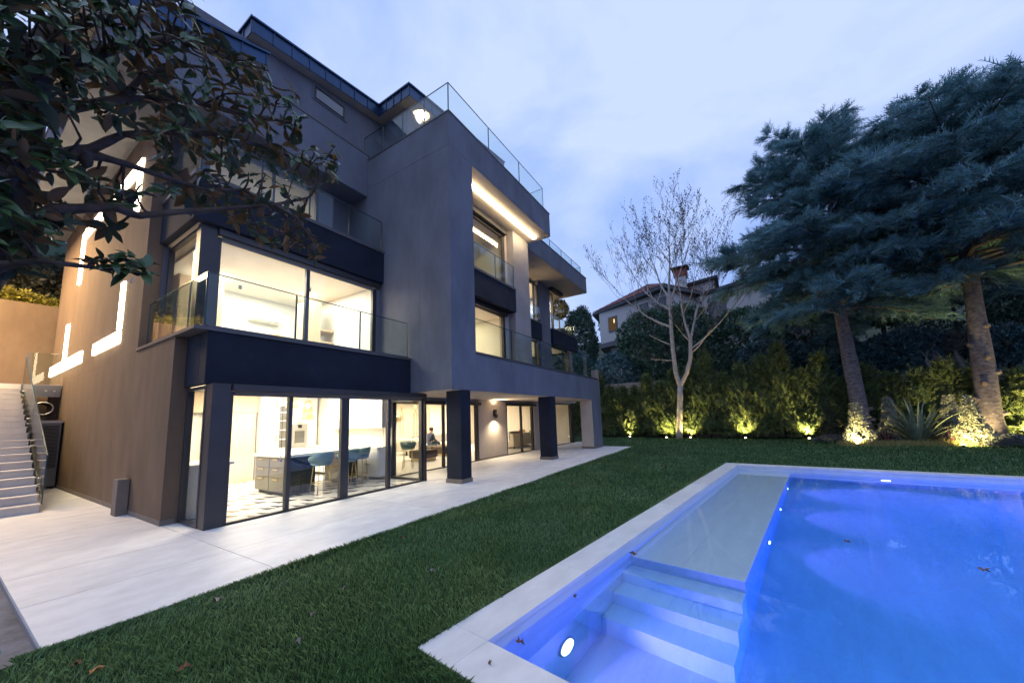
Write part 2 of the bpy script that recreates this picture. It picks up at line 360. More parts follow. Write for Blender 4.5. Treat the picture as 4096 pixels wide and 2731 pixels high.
def scatter(P, D, S, tv, tf, rng, roll=None, up=None):
    """copies of template (tv, tf) at points P along directions D with sizes S -> V, F"""
    P = np.asarray(P, float); D = np.asarray(D, float); n = len(P)
    D = D / (np.linalg.norm(D, axis=1, keepdims=True) + 1e-9)
    U = np.tile(np.array([0, 0, 1.0]), (n, 1)) if up is None else np.asarray(up, float)
    U = U + rng.normal(0, 0.08 if roll is None else roll, (n, 3))
    Y = np.cross(U, D); Y /= (np.linalg.norm(Y, axis=1, keepdims=True) + 1e-9)
    Z = np.cross(D, Y)
    M = np.stack([D, Y, Z], axis=2)
    S = np.broadcast_to(np.asarray(S, float), (n,))
    V = P[:, None, :] + np.einsum('nij,kj->nki', M, tv) * S[:, None, None]
    F = (tf[None, :, :] + (np.arange(n) * len(tv))[:, None, None]).reshape(-1, tf.shape[1])
    return V.reshape(-1, 3), F

def join(parts):
    vs, fs, k = [], [], 0
    for v, f in parts:
        vs.append(v); fs.append(f + k); k += len(v)
    return np.concatenate(vs), np.concatenate(fs)

def spray_template(rng, n=9, w=0.07, ang=0.75, droop=0.0, thick=0.10, up=0.0):
    v, f = [], []
    def tri(a, b, c):
        k = len(v); v.extend([a, b, c]); f.append((k, k + 1, k + 2))
    tri((0, -w * 0.5, 0), (0, w * 0.5, 0), (1.0, 0, -droop))
    for i in range(n):
        t = 0.1 + 0.8 * i / (n - 1); s = 1 if i % 2 else -1
        L = 0.5 * (1 - 0.6 * t) * rng.uniform(0.8, 1.2); a = ang * rng.uniform(0.8, 1.2)
        x0 = t; z0 = -droop * t * t
        dx, dy, dz = L * math.cos(a), s * L * math.sin(a), rng.uniform(-thick, thick) + up * L - droop * 0.4 * L
        tri((x0 - w * 0.5, 0, z0), (x0 + w * 0.5, 0, z0), (x0 + dx, dy, z0 + dz))
    return np.array(v, float), np.array(f, int)

def leaf_template(fold=0.15, w=0.4):
    v = [(0, 0, 0), (0.45, w * 0.5, fold), (1, 0, -0.05), (0.45, -w * 0.5, fold)]
    return np.array(v, float), np.array([(0, 1, 2), (0, 2, 3)], int)

def clump_template(rng, n=7, w=0.45, spread=1.0):
    tv, tf = leaf_template(0.08, w); P = np.zeros((n, 3)); 
    D = rng.normal(0, 1, (n, 3)); D[:, 0] = np.abs(D[:, 0]) * 0.8 + 0.2; P = rng.normal(0, 0.16 * spread, (n, 3))
    return scatter(P, D, rng.uniform(0.5, 0.8, n), tv, tf, rng, roll=0.6)

def area(name, loc, sx, sy, energy, col, rot=(0, 0, 0), parent=None, spread=180):
    l = bpy.data.lights.new(name, 'AREA'); l.shape = 'RECTANGLE'; l.size = sx; l.size_y = sy; l.energy = energy; l.color = col; l.spread = R(spread)
    o = bpy.data.objects.new(name, l); COL.objects.link(o); o.rotation_euler = rot
    o.location = loc if parent is None else Vector(loc) - wloc(parent)
    if parent is not None: o.parent = parent
    return o
def spot(name, loc, target, energy, col, cone=70, blend=0.6, parent=None, rad=0.03):
    l = bpy.data.lights.new(name, 'SPOT'); l.energy = energy; l.color = col; l.spot_size = R(cone); l.spot_blend = blend; l.shadow_soft_size = 0.0
    o = bpy.data.objects.new(name, l); COL.objects.link(o)
    d = Vector(target) - Vector(loc); o.rotation_euler = d.to_track_quat('-Z', 'Y').to_euler()
    o.location = loc if parent is None else Vector(loc) - wloc(parent)
    if parent is not None: o.parent = parent
    return o
def copy_tree(o, parent=None):
    c = o.copy(); COL.objects.link(c)
    if parent is not None: c.parent = parent
    for ch in o.children: copy_tree(ch, c)
    return c
WARM = (1.0, 0.80, 0.55); WARM2 = (1.0, 0.72, 0.38)
# ================================================================== GROUND
TH = -0.14429
PUX = (math.cos(TH), math.sin(TH)); PUY = (-math.sin(TH), math.cos(TH)); PA = (2.043, 2.190)
def PW(s, t):   # pool coordinates: s along the long edge, t towards -y
    return (PA[0] + s * PUX[0] - t * PUY[0], PA[1] + s * PUX[1] - t * PUY[1])
PL, PWD = 11.60, 9.4
def sheet_with_hole(mb, outer, inner, z):
    k = len(mb.v); mb.v += [(x, y, z) for x, y in outer] + [(x, y, z) for x, y in inner]
    for i in range(4):
        j = (i + 1) % 4; mb.face((k + i, k + j, k + 4 + j, k + 4 + i))
hole = [PW(0.2, PWD - 0.2), PW(PL - 0.2, PWD - 0.2), PW(PL - 0.2, 0.2), PW(0.2, 0.2)]
g = MB(); sheet_with_hole(g, [(-400, -400), (400, -400), (400, 400), (-400, 400)], hole, -0.075); g.build('ground', SOIL, kind='structure')
hole2 = [PW(0.1, PWD - 0.1), PW(PL - 0.1, PWD - 0.1), PW(PL - 0.1, 0.1), PW(0.1, 0.1)]
g = MB(); sheet_with_hole(g, [(-6, -22), (30, -22), (19.0, 4.76), (-6, 4.76)], hole2, -0.035)
g.quad((19.0, 4.76, -0.035), (30, -22, -0.035), (31, 14, -0.035), (19.0, 14, -0.035)); g.build('lawn', TURF, kind='structure')

# patio of large travertine slabs
g = MB(); g.box(0.62, 18.95, 4.80, 8.0, -0.09, -0.035); g.box(-6, 2.3, 7.98, 22.5, -0.09, -0.034); g.box(2.3, 7.5, 7.98, 9.2, -0.09, -0.034); g.box(7.5, 22.2, 8.0, 9.2, -0.09, -0.036)
patio = g.build('patio', GROUT, kind='structure')
rnd = random.Random(11)
def pave(xs, ys):
    for i in range(len(xs) - 1):
        for j in range(len(ys) - 1):
            d = rnd.uniform(-0.0012, 0.0012)
            o = MB().box(xs[i] + 0.004, xs[i + 1] - 0.004, ys[j] + 0.004, ys[j + 1] - 0.004, -0.034, 0.0 + d).build('paving_slab', TRAV, patio)
pave([0.62, 2.30, 5.20, 8.10, 11.0, 13.9, 16.8, 18.95], [4.78, 6.05, 7.32, 7.62])
pave([0.62, 2.30], [7.62, 9.9, 12.2, 14.5, 16.8]); pave([-5.9, -2.6, 0.62], [7.62, 9.9, 12.2, 14.5, 16.8])
pave([-5.9, 2.30], [16.8, 22.4])
pave([2.30, 2.55], [7.62, 8.75]); pave([7.45, 8.1, 11.0, 13.9, 16.8, 19.4, 22.0], [7.62, 9.02])

# ================================================================== POOL
pool = bpy.data.objects.new('pool', None); COL.objects.link(pool); pool.location = (PA[0], PA[1], 0); pool.rotation_euler = (0, 0, TH); pool['kind'] = 'structure'
def PB(s0, s1, t0, t1, z0, z1, name, m, **k):    # box in pool coordinates
    return MB().box(s0, s1, -t1, -t0, z0, z1).build(name, m, pool, local=True, **k)
cw = 0.37
def coping(s0, s1, t0, t1):
    PB(s0 + .0015, s1 - .0015, t0 + .0015, t1 - .0015, -0.05, rnd.uniform(-.001, .001), 'coping_slab', COPE, bevel=0.004)
cs = [0, 0.37, 1.87, 3.0, 4.13, 5.25, 6.4, 7.5, 8.65, 9.75, 10.6, PL]
for i in range(len(cs) - 1): coping(cs[i], cs[i + 1], 0, cw)
ts = [cw, 1.35, 2.5, 3.6, 4.75, 5.9, 7.05, 8.2, PWD]
for i in range(len(ts) - 1): coping(0, cw, ts[i], ts[i + 1]); coping(PL - cw, PL, ts[i], ts[i + 1])
PB(0.372, PL - .372, PWD - cw, PWD - .002, -0.05, 0, 'coping_slab', COPE)
# basin walls (facing tiles), floor, shelf and steps
DZ = -1.42
for i in range(len(cs) - 1):
    a, b = max(cs[i], 0.352), min(cs[i + 1], PL - 0.352)
    if b - a > 0.05: PB(a + .001, b - .001, 0.30, 0.352, -0.62, -0.051, 'wall_tile', POOLST); PB(a + .001, b - .001, 0.30, 0.3505, DZ - 0.1, -0.622, 'wall_tile', POOLST)
for i in range(len(ts) - 1):
    for (a, b) in ((0.30, 0.352), (PL - 0.352, PL - 0.30)):
        PB(a, b, ts[i] + .001, ts[i + 1] - .001, -0.62, -0.051, 'wall_tile', POOLST); PB(a, b, ts[i] + .001, ts[i + 1] - .001, DZ - 0.1, -0.622, 'wall_tile', POOLST)
PB(0.3, PL - .3, PWD - 0.35, PWD - .30, DZ - .1, -0.051, 'wall_tile', POOLST)
for i in range(4):
    for j in range(4):
        PB(0.36 + 2.72 * i, 0.3592 + 2.72 * (i + 1), 0.352 + 2.17 * j, 0.3512 + 2.17 * (j + 1), DZ - 0.05, DZ, 'floor_tile', POOLST)
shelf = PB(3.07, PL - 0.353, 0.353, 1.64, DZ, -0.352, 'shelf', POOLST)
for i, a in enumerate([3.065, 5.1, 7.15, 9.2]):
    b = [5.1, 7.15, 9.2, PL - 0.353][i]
    PB(a + .001, b - .001, 0.354, 0.985, -0.351, -0.330, 'shelf_tile', SHELFLIT); PB(a + .001, b - .001, 0.988, 1.645, -0.351, -0.3295, 'shelf_tile', SHELFLIT)
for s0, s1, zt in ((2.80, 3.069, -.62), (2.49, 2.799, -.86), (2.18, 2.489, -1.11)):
    PB(s0, s1, 0.353, 1.638, DZ, zt, 'pool_step', SHELFLIT)
w = MB(); w.prism([PW(0.3505, PWD - 0.349), PW(PL - 0.3505, PWD - 0.349), PW(PL - 0.3505, 0.3505), PW(0.3505, 0.3505)], DZ - 0.02, -0.14)
w.build('pool_water', WATER, kind='structure')
# underwater lamps
def pool_lamp(s, t, z, axis, r, label, energy, tgt, col, group=None, cone=110):
    x, y = PW(s, t)
    th = empty('pool_lamp', (x, y, z), label, 'pool light', group, rz=TH + axis)
    ring = MB(); ring.tube([(-0.03, 0, 0), (0.012, 0, 0)], [r * 1.25, r * 1.25], 20); ring.build('lamp_ring', STEEL, th, local=True)
    lens = MB(); lens.tube([(0.0125, 0, 0), (0.02, 0, 0), (0.026, 0, 0)], [r, r * 0.97, r * 0.6], 20); lens.build('lens', POOLE, th, local=True)
    tx, ty = PW(*tgt[:2])
    dx, dy = math.cos(TH + axis) * 0.09, math.sin(TH + axis) * 0.09
    lp = spot('lamp', (x + dx, y + dy, z), (tx, ty, tgt[2]), energy, col, cone, 0.9, rad=0.05)
    return th
BLU = (0.085, 0.165, 1.0); VIO = (0.42, 0.18, 1.0)
GP = 'underwater pool lamps'
pool_lamp(9.58, 1.645, -1.05, -math.pi / 2, 0.055, 'small lit pool lamp on the shelf side, farthest from the steps', 170, (9.7, 5, -1.1), VIO, GP)
pool_lamp(7.36, 1.645, -0.99, -math.pi / 2, 0.055, 'small lit pool lamp on the shelf side, the middle one of three', 170, (7.5, 5, -1.1), VIO, GP)
pool_lamp(5.22, 1.645, -0.95, -math.pi / 2, 0.055, 'small lit pool lamp on the shelf side, nearest the steps', 170, (5.3, 5, -1.1), VIO, GP)
pool_lamp(1.45, 0.352, -0.97, -math.pi / 2, 0.10, 'large bright round pool lamp beside the pool steps', 240, (1.5, 4.0, -1.0), VIO, GP, 150)
pool_lamp(PL - .352, 3.55, -0.62, math.pi, 0.09, 'bright pool lamp in the far wall nearer the shelf', 330, (4, 3.55, -0.9), VIO, GP, 130)
pool_lamp(PL - .352, 5.75, -0.62, math.pi, 0.09, 'bright pool lamp in the far wall farther from the shelf', 330, (4, 5.75, -0.9), VIO, GP, 130)
pool_lamp(0.352, 4.2, -0.5, 0.0, 0.09, 'added unseen pool lamp under the near coping, out of the step corner', 250, (7, 4.2, -0.6), BLU, GP, 160)  # added out of view, with the next one, to turn the water blue
pool_lamp(0.352, 7.0, -0.5, 0.0, 0.09, 'added unseen pool lamp under the near coping by the outer corner', 250, (7, 7.0, -0.6), BLU, GP, 160)
for k_, nm_ in enumerate(('first', 'second', 'third', 'fourth', 'fifth', 'sixth')):
    pool_lamp(1.2 + 1.8 * k_, PWD - .352, -0.5, math.pi / 2, 0.09, nm_ + ' added unseen pool lamp from the near coping in the wall opposite the shelf', 450, (1.2 + 1.8 * k_, 2, -0.55), BLU, GP, 165)  # row of lamps added out of view for an even blue pool floor

# ================================================================== VILLA
villa = empty('villa', (2.285, 8.8, 0), 'modern taupe villa of stacked storeys with lit windows and glass balconies', 'house')
def V(name, m, *b, **k):
    if m in (STUCCO, DARK, STUCCO_B) and 'bevel' not in k: k['bevel'] = 0.009
    return bx(name, m, *b, parent=villa, **k)
XS = 2.285
# --- side wall towards the stairs
def sidewall():
    m = MB()
    m.box(XS, XS + 0.265, 8.75, 21.6, 0, 3.36); m.box(XS, XS + 0.265, 11.03, 21.6, 3.362, 9.1)
    return m.build('side_wall', STUCCO_B, villa)
sidewall()
V('base_strip', PLINTH, XS - 0.012, XS + 0.2, 8.738, 21.6, 0, 0.09)
V('return_wall', STUCCO, XS + 0.266, 2.56, 8.752, 8.95, 0, 2.6)
V('return_wall', STUCCO, XS + 0.266, 2.72, 11.032, 11.3, 3.43, 5.9)
V('return_wall', STUCCO, XS + 0.266, 3.2, 11.5, 11.7, 6.97, 9.1)
V('window_sill', CAP, XS - 0.03, 2.9, 7.78, 11.03, 3.362, 3.42)
V('window_sill', CAP, 2.9005, 7.055, 7.77, 8.05, 3.362, 3.42)
# --- lower balcony over the kitchen
V('balcony_band', DARK, 2.46, 7.059, 7.80, 8.10, 2.42, 3.36)
V('balcony_band', DARK, 2.46, 2.56, 8.101, 8.749, 2.42, 3.36)
V('balcony_floor', STUCCO_L, 2.561, 7.059, 8.101, 9.15, 2.85, 3.30)
V('window_sill', CAP, XS - 0.03, XS + 0.264, 8.76, 11.02, 3.421, 3.424)
# --- upper balcony
V('balcony_band', DARK, 2.48, 7.059, 9.0, 9.2, 5.90, 6.85)
V('balcony_band', DARK, 2.48, 2.62, 9.201, 11.03, 5.90, 6.85)
V('balcony_floor', STUCCO_L, 2.62, 7.059, 9.2, 12.5, 5.92, 6.80)
V('window_sill', CAP, 2.45, 7.058, 8.97, 9.24, 6.851, 6.93); V('window_sill', CAP, 2.45, 2.65, 9.241, 11.5, 6.851, 6.93)
# --- roof terrace slab with the wide soffit over the stairs
V('terrace_slab', STUCCO, 1.17, 7.059, 9.88, 21.9, 9.1, 10.58)
V('parapet_cap', CAP, 1.15, 7.10, 9.86, 10.12, 10.581, 10.66)
V('parapet_cap', CAP, 1.15, 1.42, 10.121, 21.9, 10.581, 10.66)
# --- projecting white box frame
V('frame_pier', STUCCO, 7.06, 8.10, 6.28, 7.45, 2.45, 9.379)
V('frame_side', STUCCO, 7.06, 7.34, 7.451, 10.9, 2.45, 9.379)
V('frame_beam', STUCCO, 7.06, 13.5, 6.28, 10.9, 9.38, 10.40)
V('frame_beam', STUCCO, 8.10, 18.80, 6.28, 6.55, 2.45, 3.50)
V('frame_beam', STUCCO, 7.34, 18.80, 6.551, 9.0, 2.45, 3.30)
V('parapet_cap', CAP, 7.045, 13.515, 6.265, 6.50, 10.401, 10.45); V('parapet_cap', CAP, 7.045, 7.26, 6.501, 10.9, 10.401, 10.45)
V('parapet_cap', CAP, 8.10, 18.81, 6.265, 6.55, 3.501, 3.56)
V('parapet_wall', WALLP, 18.58, 18.79, 6.29, 6.62, 3.561, 4.05)
# columns of the loggia
def column(x0, x1, y0, y1, m, lab=None):
    c = bx('column', m, x0, x1, y0, y1, 0.0, 2.449, parent=villa)
    bx('column_base', PLINTH, x0 - .02, x1 + .02, y0 - .02, y1 + .02, 0.001, 0.11, parent=c)
    if lab: c['label'] = lab
column(7.42, 7.83, 6.30, 6.81, DARK, 'near dark square column'); column(12.76, 13.26, 6.30, 6.81, DARK, 'second dark square column'); column(17.45, 18.78, 6.282, 6.90, STUCCO, 'broad end pier with inner face coloured as lit'); V('pier_lit_face', STUCCO_L, 17.435, 17.4495, 6.285, 6.90, 0.111, 2.43)  # thin pale sheet paints the warm light onto the pier's inner side
V('soffit', STUCCO_L, 7.08, 18.78, 6.30, 8.98, 2.436, 2.4485)  # pale sheet, lit look of the loggia underside put into its colour
V('soffit', STUCCO_L, 13.38, 21.38, 7.62, 12, 9.366, 9.3785)  # lighter sheet added under the wing slab so its underside looks lit
# --- recessed facade inside the frame
V('facade_pier', STUCCO_LIT, 12.10, 13.34, 7.33, 9.2, 3.31, 9.363)  # paler stucco carries the lit look of this pier
V('balcony_band', DARK, 8.11, 12.099, 7.28, 7.62, 5.85, 6.76)
V('window_sill', CAP, 8.11, 12.099, 7.25, 7.62, 6.761, 6.84)
# --- right wing
V('terrace_slab', STUCCO, 13.36, 21.4, 7.60, 14, 9.38, 10.33)
V('parapet_cap', CAP, 13.36, 21.42, 7.58, 7.8, 10.331, 10.38)
for z0, z1 in ((3.31, 5.87), (6.86, 9.379)): V('facade_wall', STUCCO, 17.62, 19.04, 9.12, 9.4, z0, z1)
for z0, z1 in ((3.31, 5.87), (6.86, 9.379)): V('facade_wall', STUCCO, 13.35, 15.9, 9.12, 9.4, z0, z1)
V('facade_wall', STUCCO, 13.35, 19.0, 9.12, 9.4, 5.871, 6.859)
V('balcony_band', DARK, 15.95, 17.66, 9.0, 9.119, 5.88, 6.80); V('window_sill', CAP, 15.95, 17.66, 8.97, 9.119, 6.801, 6.86)
V('balcony_band', DARK, 19.02, 22.85, 8.98, 12.5, 5.88, 6.80); V('window_sill', CAP, 19.02, 22.88, 8.95, 9.2, 6.801, 6.86)
V('awning_box', METAL, 18.95, 20.5, 8.86, 9.10, 9.18, 9.37)
V('facade_pier', STUCCO, 21.7, 21.95, 9.12, 9.4, 3.31, 5.87)
# --- ground floor recess
for a, b in ((11.70, 13.73), (16.35, 17.6)): V('facade_wall', STUCCO_L, a, b, 9.0, 9.25, 0, 2.449)
V('base_strip', PLINTH, 11.70, 13.73, 8.985, 8.999, 0.001, 0.08)
V('facade_wall', STUCCO_L, 7.5, 21.3, 9.02, 9.25, 2.33, 2.449)
V('balcony_floor', STUCCO_L, 8.11, 22.0, 9.001, 13, 2.46, 3.30)
V('facade_pier', METAL, 21.2, 21.4, 8.95, 9.2, 0, 2.449)
# --- top storey
ZR = lambda x, y: 12.59 + 0.14 * (x - 3.7)
top = MB(); top.prism([(2.4, 10.5), (8.1, 10.5), (8.1, 9.14), (13.0, 9.14), (13.0, 16), (2.4, 16)], 10.41, lambda x, y: ZR(x, y) - 0.43); top.build('top_storey_wall', STUCCO, villa)
rf = MB(); rf.prism([(3.7, 10.2), (7.73, 10.2), (7.73, 8.64), (13.6, 8.64), (13.6, 16.4), (3.7, 16.4)], lambda x, y: ZR(x, y) - 0.42, lambda x, y: ZR(x, y) - 0.02)
roof = rf.build('roof', STUCCO_L, villa)
def fascia(parent, p, q, zf, n, h=0.42, ox=0.0, oy=0.0):
    """zinc panels with standing seams along edge p -> q (outside offset ox, oy)"""
    for i in range(n):
        a, b = i / n, (i + 1) / n
        x0, y0 = p[0] + (q[0] - p[0]) * a, p[1] + (q[1] - p[1]) * a; x1, y1 = p[0] + (q[0] - p[0]) * b, p[1] + (q[1] - p[1]) * b
        z0, z1 = zf(x0, y0), zf(x1, y1)
        dx, dy = (x1 - x0), (y1 - y0); L = math.hypot(dx, dy); dx /= L; dy /= L
        for (u0, u1, th, hh, nm) in ((0.012, L - 0.012, 0.02, h, 'fascia_panel'), (L - 0.012, L + 0.012, 0.045, h + 0.01, 'standing_seam')):
            m = MB(); pts = []
            for (u, zz) in ((u0, z0 + (z1 - z0) * u0 / L), (u1, z0 + (z1 - z0) * u1 / L)):
                for o_ in (0.001, th):
                    pts.append((x0 + dx * u + ox * o_, y0 + dy * u + oy * o_, zz - hh)); pts.append((x0 + dx * u + ox * o_, y0 + dy * u + oy * o_, zz - 0.03))
            m.v = pts; 
            for fc in ((0, 1, 3, 2), (4, 6, 7, 5), (2, 3, 7, 6), (0, 4, 5, 1), (1, 5, 7, 3), (0, 2, 6, 4)): m.face(fc)
            m.build(nm, ZINC, parent)
    m = MB(); ex = 0.07
    dx, dy = q[0] - p[0], q[1] - p[1]; L = math.hypot(dx, dy); dx /= L; dy /= L
    P = (p[0] - dx * 0.0, p[1] - dy * 0.0); Q = (q[0] + dx * ex * 0, q[1])
    a0, a1 = (P[0] + ox * ex, P[1] + oy * ex), (q[0] + ox * ex + dx * ex, q[1] + oy * ex + dy * ex); b0, b1 = (P[0] - ox * 0.25, P[1] - oy * 0.25), (q[0] - ox * 0.25, q[1] - oy * 0.25)
    zs = [zf(*P), zf(*q), zf(*q), zf(*P)]
    vs = [(*a0, zs[0]), (*a1, zs[1]), (*b1, zs[2]), (*b0, zs[3])]
    m.v = [(x, y, z - 0.035) for x, y, z in vs] + [(x, y, z + 0.02) for x, y, z in vs]
    for fc in ((0, 3, 2, 1), (4, 5, 6, 7), (0, 1, 5, 4), (1, 2, 6, 5), (2, 3, 7, 6), (3, 0, 4, 7)): m.face(fc)
    m.build('roof_edge', ZINC, parent)
fascia(roof, (3.7, 10.2), (7.73, 10.2), ZR, 8, oy=-1)
fascia(roof, (7.73, 10.2), (7.73, 8.64), ZR, 4, ox=-1)
fascia(roof, (7.73, 8.64), (13.6, 8.64), ZR, 11, oy=-1)
fascia(roof, (3.7, 11.6), (3.7, 10.2), ZR, 3, ox=-1)
ZL = lambda x, y: 11.49 + 0.345 * (x - 3.9)
lr = MB(); lr.prism([(0.6, 9.80), (3.9, 9.80), (3.9, 10.49), (2.39, 10.49), (2.39, 15), (0.6, 15)], lambda x, y: ZL(x, y) - 0.40, lambda x, y: ZL(x, y) - 0.02)
lroof = lr.build('lower_roof', STUCCO_L, villa)
fascia(lroof, (0.6, 9.80), (3.9, 9.80), ZL, 6, h=0.4, oy=-1)
MB().prism([(1.3, 10.2), (2.39, 10.2), (2.39, 14.5), (1.3, 14.5)], 10.59, lambda x, y: ZL(x, y) - 0.41).build('top_storey_wall', STUCCO, villa)
MB().prism([(2.391, 10.2), (3.6, 10.2), (3.6, 10.498), (2.391, 10.498)], 10.59, lambda x, y: ZL(x, y) - 0.41).build('top_storey_wall', STUCCO, villa)

# ------------------------------------------------------------------ windows
def window_y(y, xs, z0, z1, fw=0.06, dp=0.10, label=None, mull=None, par=villa, sill=True, pane_mat=GLASS):
    """glazing in the plane y; xs = edges; each pane a sub-part of the frame"""
    m = MB(); mull = mull or [fw] * len(xs)
    for x, wd in zip(xs, mull): m.box(x - wd / 2, x + wd / 2, y - dp / 2, y + dp / 2, z0, z1)
    for i in range(len(xs) - 1):
        a, b = xs[i] + mull[i] / 2, xs[i + 1] - mull[i + 1] / 2
        m.box(a, b, y - dp / 2 + .004, y + dp / 2 - .004, z1 - fw, z1 - 0.001)
        if sill: m.box(a, b, y - dp / 2 + .004, y + dp / 2 - .004, z0 + 0.001, z0 + fw * 0.55)
    fr = m.build('window', METAL, par, bevel=0.004)
    if label: fr['label'] = label
    for i in range(len(xs) - 1):
        a, b = xs[i] + mull[i] / 2 - .01, xs[i + 1] - mull[i + 1] / 2 + .01
        MB().box(a, b, y - 0.008, y + 0.008, z0 + 0.02, z1 - 0.03).build('pane', pane_mat, fr)
    return fr
def window_x(x, ys, z0, z1, fw=0.06, dp=0.10, label=None):
    m = MB()
    for y in ys: m.box(x - dp / 2, x + dp / 2, y - fw / 2, y + fw / 2, z0, z1)
    for i in range(len(ys) - 1):
        m.box(x - dp / 2 + .004, x + dp / 2 - .004, ys[i] + fw / 2, ys[i + 1] - fw / 2, z1 - fw, z1 - .001); m.box(x - dp / 2 + .004, x + dp / 2 - .004, ys[i] + fw / 2, ys[i + 1] - fw / 2, z0 + .001, z0 + fw)
    fr = m.build('window', METAL, villa, bevel=0.004)
    if label: fr['label'] = label
    for i in range(len(ys) - 1): MB().box(x - .008, x + .008, ys[i] + fw / 2 - .01, ys[i + 1] - fw / 2 + .01, z0 + .02, z1 - .03).build('pane', GLASS, fr)
    return fr
# kitchen corner glazing
window_y(7.72, [2.82, 3.83, 5.02, 6.24, 7.38], 0.0, 2.28, mull=[0.06, 0.075, 0.19, 0.09, 0.09], label='large lit kitchen glazing of four panes')
V('corner_post', METAL, 2.52, 2.785, 7.62, 7.88, 0, 2.419)
window_x(2.56, [7.91, 8.72], 0.0, 2.40, label='narrow side pane of the kitchen corner')
aw = V('awning_box', METAL, 2.80, 7.44, 7.56, 7.70, 2.30, 2.415, bevel=0.01); bx('screen', MESHF, 2.86, 7.34, 7.665, 7.675, 2.235, 2.2995, parent=aw)
V('corner_post', METAL, 7.385, 7.46, 7.60, 7.76, 0, 2.30)
window_x(7.42, [7.8, 8.95], 0.0, 2.30)
# living room doors under the loggia
window_y(9.06, [7.55, 9.7, 10.6, 11.62], 0.0, 2.30, mull=[.08, .08, .10, .14]); V('awning_box', METAL, 7.5, 11.72, 8.86, 9.01, 2.20, 2.32, bevel=0.01)
window_y(9.06, [13.80, 15.1, 16.2], 0.0, 2.30, mull=[.05, .09, .16]); V('awning_box', METAL, 13.72, 16.38, 8.86, 9.01, 2.20, 2.32, bevel=0.01)
window_y(9.06, [17.65, 21.15], 0.0, 2.40); window_x(21.3, [9.25, 12.0], 0, 2.4)
# first floor corner room
window_y(9.22, [2.98, 4.87, 6.86], 3.43, 5.72, mull=[.08, .09, .12], label='large lit window of the first floor corner room')
V('corner_post', METAL, 2.65, 2.935, 9.14, 9.30, 3.43, 5.895)
window_x(2.70, [9.33, 11.0], 3.43, 5.85, label='side window of the first floor corner room')
aw = V('awning_box', METAL, 2.94, 7.0, 9.08, 9.20, 5.74, 5.89, bevel=0.01); bx('screen', MESHF, 3.02, 6.8, 9.14, 9.15, 5.62, 5.739, parent=aw)
V('facade_wall', STUCCO, 6.93, 7.058, 9.15, 9.3, 3.43, 5.9)
# second floor corner
window_y(10.9, [3.2, 4.7, 5.95], 6.95, 9.05, label='dark second floor window with white curtains')
V('facade_wall', STUCCO, 6.0, 7.058, 10.85, 11.0, 6.95, 9.09)
window_x(3.15, [10.95, 11.6], 6.95, 9.05)
# inside the projecting frame
window_y(7.72, [8.15, 9.85, 11.75], 3.57, 5.70, mull=[.06, .10, .14], label='lit first floor window inside the projecting frame'); V('awning_box', METAL, 8.11, 11.9, 7.55, 7.69, 5.68, 5.82, bevel=0.01)
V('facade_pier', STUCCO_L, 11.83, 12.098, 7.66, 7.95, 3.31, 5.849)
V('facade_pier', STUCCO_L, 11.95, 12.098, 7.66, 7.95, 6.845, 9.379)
window_y(7.72, [8.15, 9.75, 11.88], 6.85, 9.12, mull=[.06, .06, .14], label='second floor window under the lit soffit'); V('awning_box', METAL, 8.11, 11.94, 7.5, 7.69, 9.14, 9.30, bevel=0.01)
# right wing windows
window_y(9.22, [15.93, 17.2, 17.58], 6.87, 9.10); window_y(9.22, [15.93, 17.2, 17.58], 3.35, 5.80)
window_y(9.22, [19.07, 19.6], 6.87, 9.15); window_x(19.62, [9.3, 11.4], 6.87, 9.15)
window_y(9.22, [19.08, 21.3, 21.66], 3.35, 5.80)
# top storey strip window
V('window_reveal', STUCCO, 5.47, 6.65, 10.47, 10.499, 11.80, 12.36); window_y(10.46, [5.56, 6.52], 11.86, 12.29, fw=.05, dp=.05, label='narrow dark strip window below the roof')

# ------------------------------------------------------------------ balustrades
def rail_panel(p, q, z0, z1, par, th=0.018):
    dx, dy = q[0] - p[0], q[1] - p[1]; L = math.hypot(dx, dy); nx, ny = -dy / L * th / 2, dx / L * th / 2
    m = MB(); m.v = [(p[0] - nx, p[1] - ny, z0), (q[0] - nx, q[1] - ny, z0), (q[0] + nx, q[1] + ny, z0), (p[0] + nx, p[1] + ny, z0)]
    m.v += [(x, y, z1) for x, y, _ in m.v]
    for k, fc in enumerate([(0, 3, 2, 1), (4, 5, 6, 7), (0, 1, 5, 4), (1, 2, 6, 5), (2, 3, 7, 6), (3, 0, 4, 7)]): m.face(fc, 0 if k in (2, 4) else 1)
    L_ = math.hypot(dx, dy); ux_, uy_ = dx / L_, dy / L_; e_ = 0.011
    def bar(a, b, za, zb):
        P0, P1 = (p[0] + ux_ * a, p[1] + uy_ * a), (p[0] + ux_ * b, p[1] + uy_ * b); w_ = 1.15
        k = len(m.v); q4 = [(P0[0] - nx * w_, P0[1] - ny * w_), (P1[0] - nx * w_, P1[1] - ny * w_), (P1[0] + nx * w_, P1[1] + ny * w_), (P0[0] + nx * w_, P0[1] + ny * w_)]
        m.v += [(x, y, za) for x, y in q4] + [(x, y, zb) for x, y in q4]
        for fc in [(0, 3, 2, 1), (4, 5, 6, 7), (0, 1, 5, 4), (1, 2, 6, 5), (2, 3, 7, 6), (3, 0, 4, 7)]: m.face([k + i for i in fc], 1)
    bar(0, L_, z1 - .002, z1 + .014); bar(-.001, .009, z0, z1 - .0021); bar(L_ - .009, L_ + .001, z0, z1 - .0021)
    return m.build('glass_panel', [RAIL, EDGE], par)
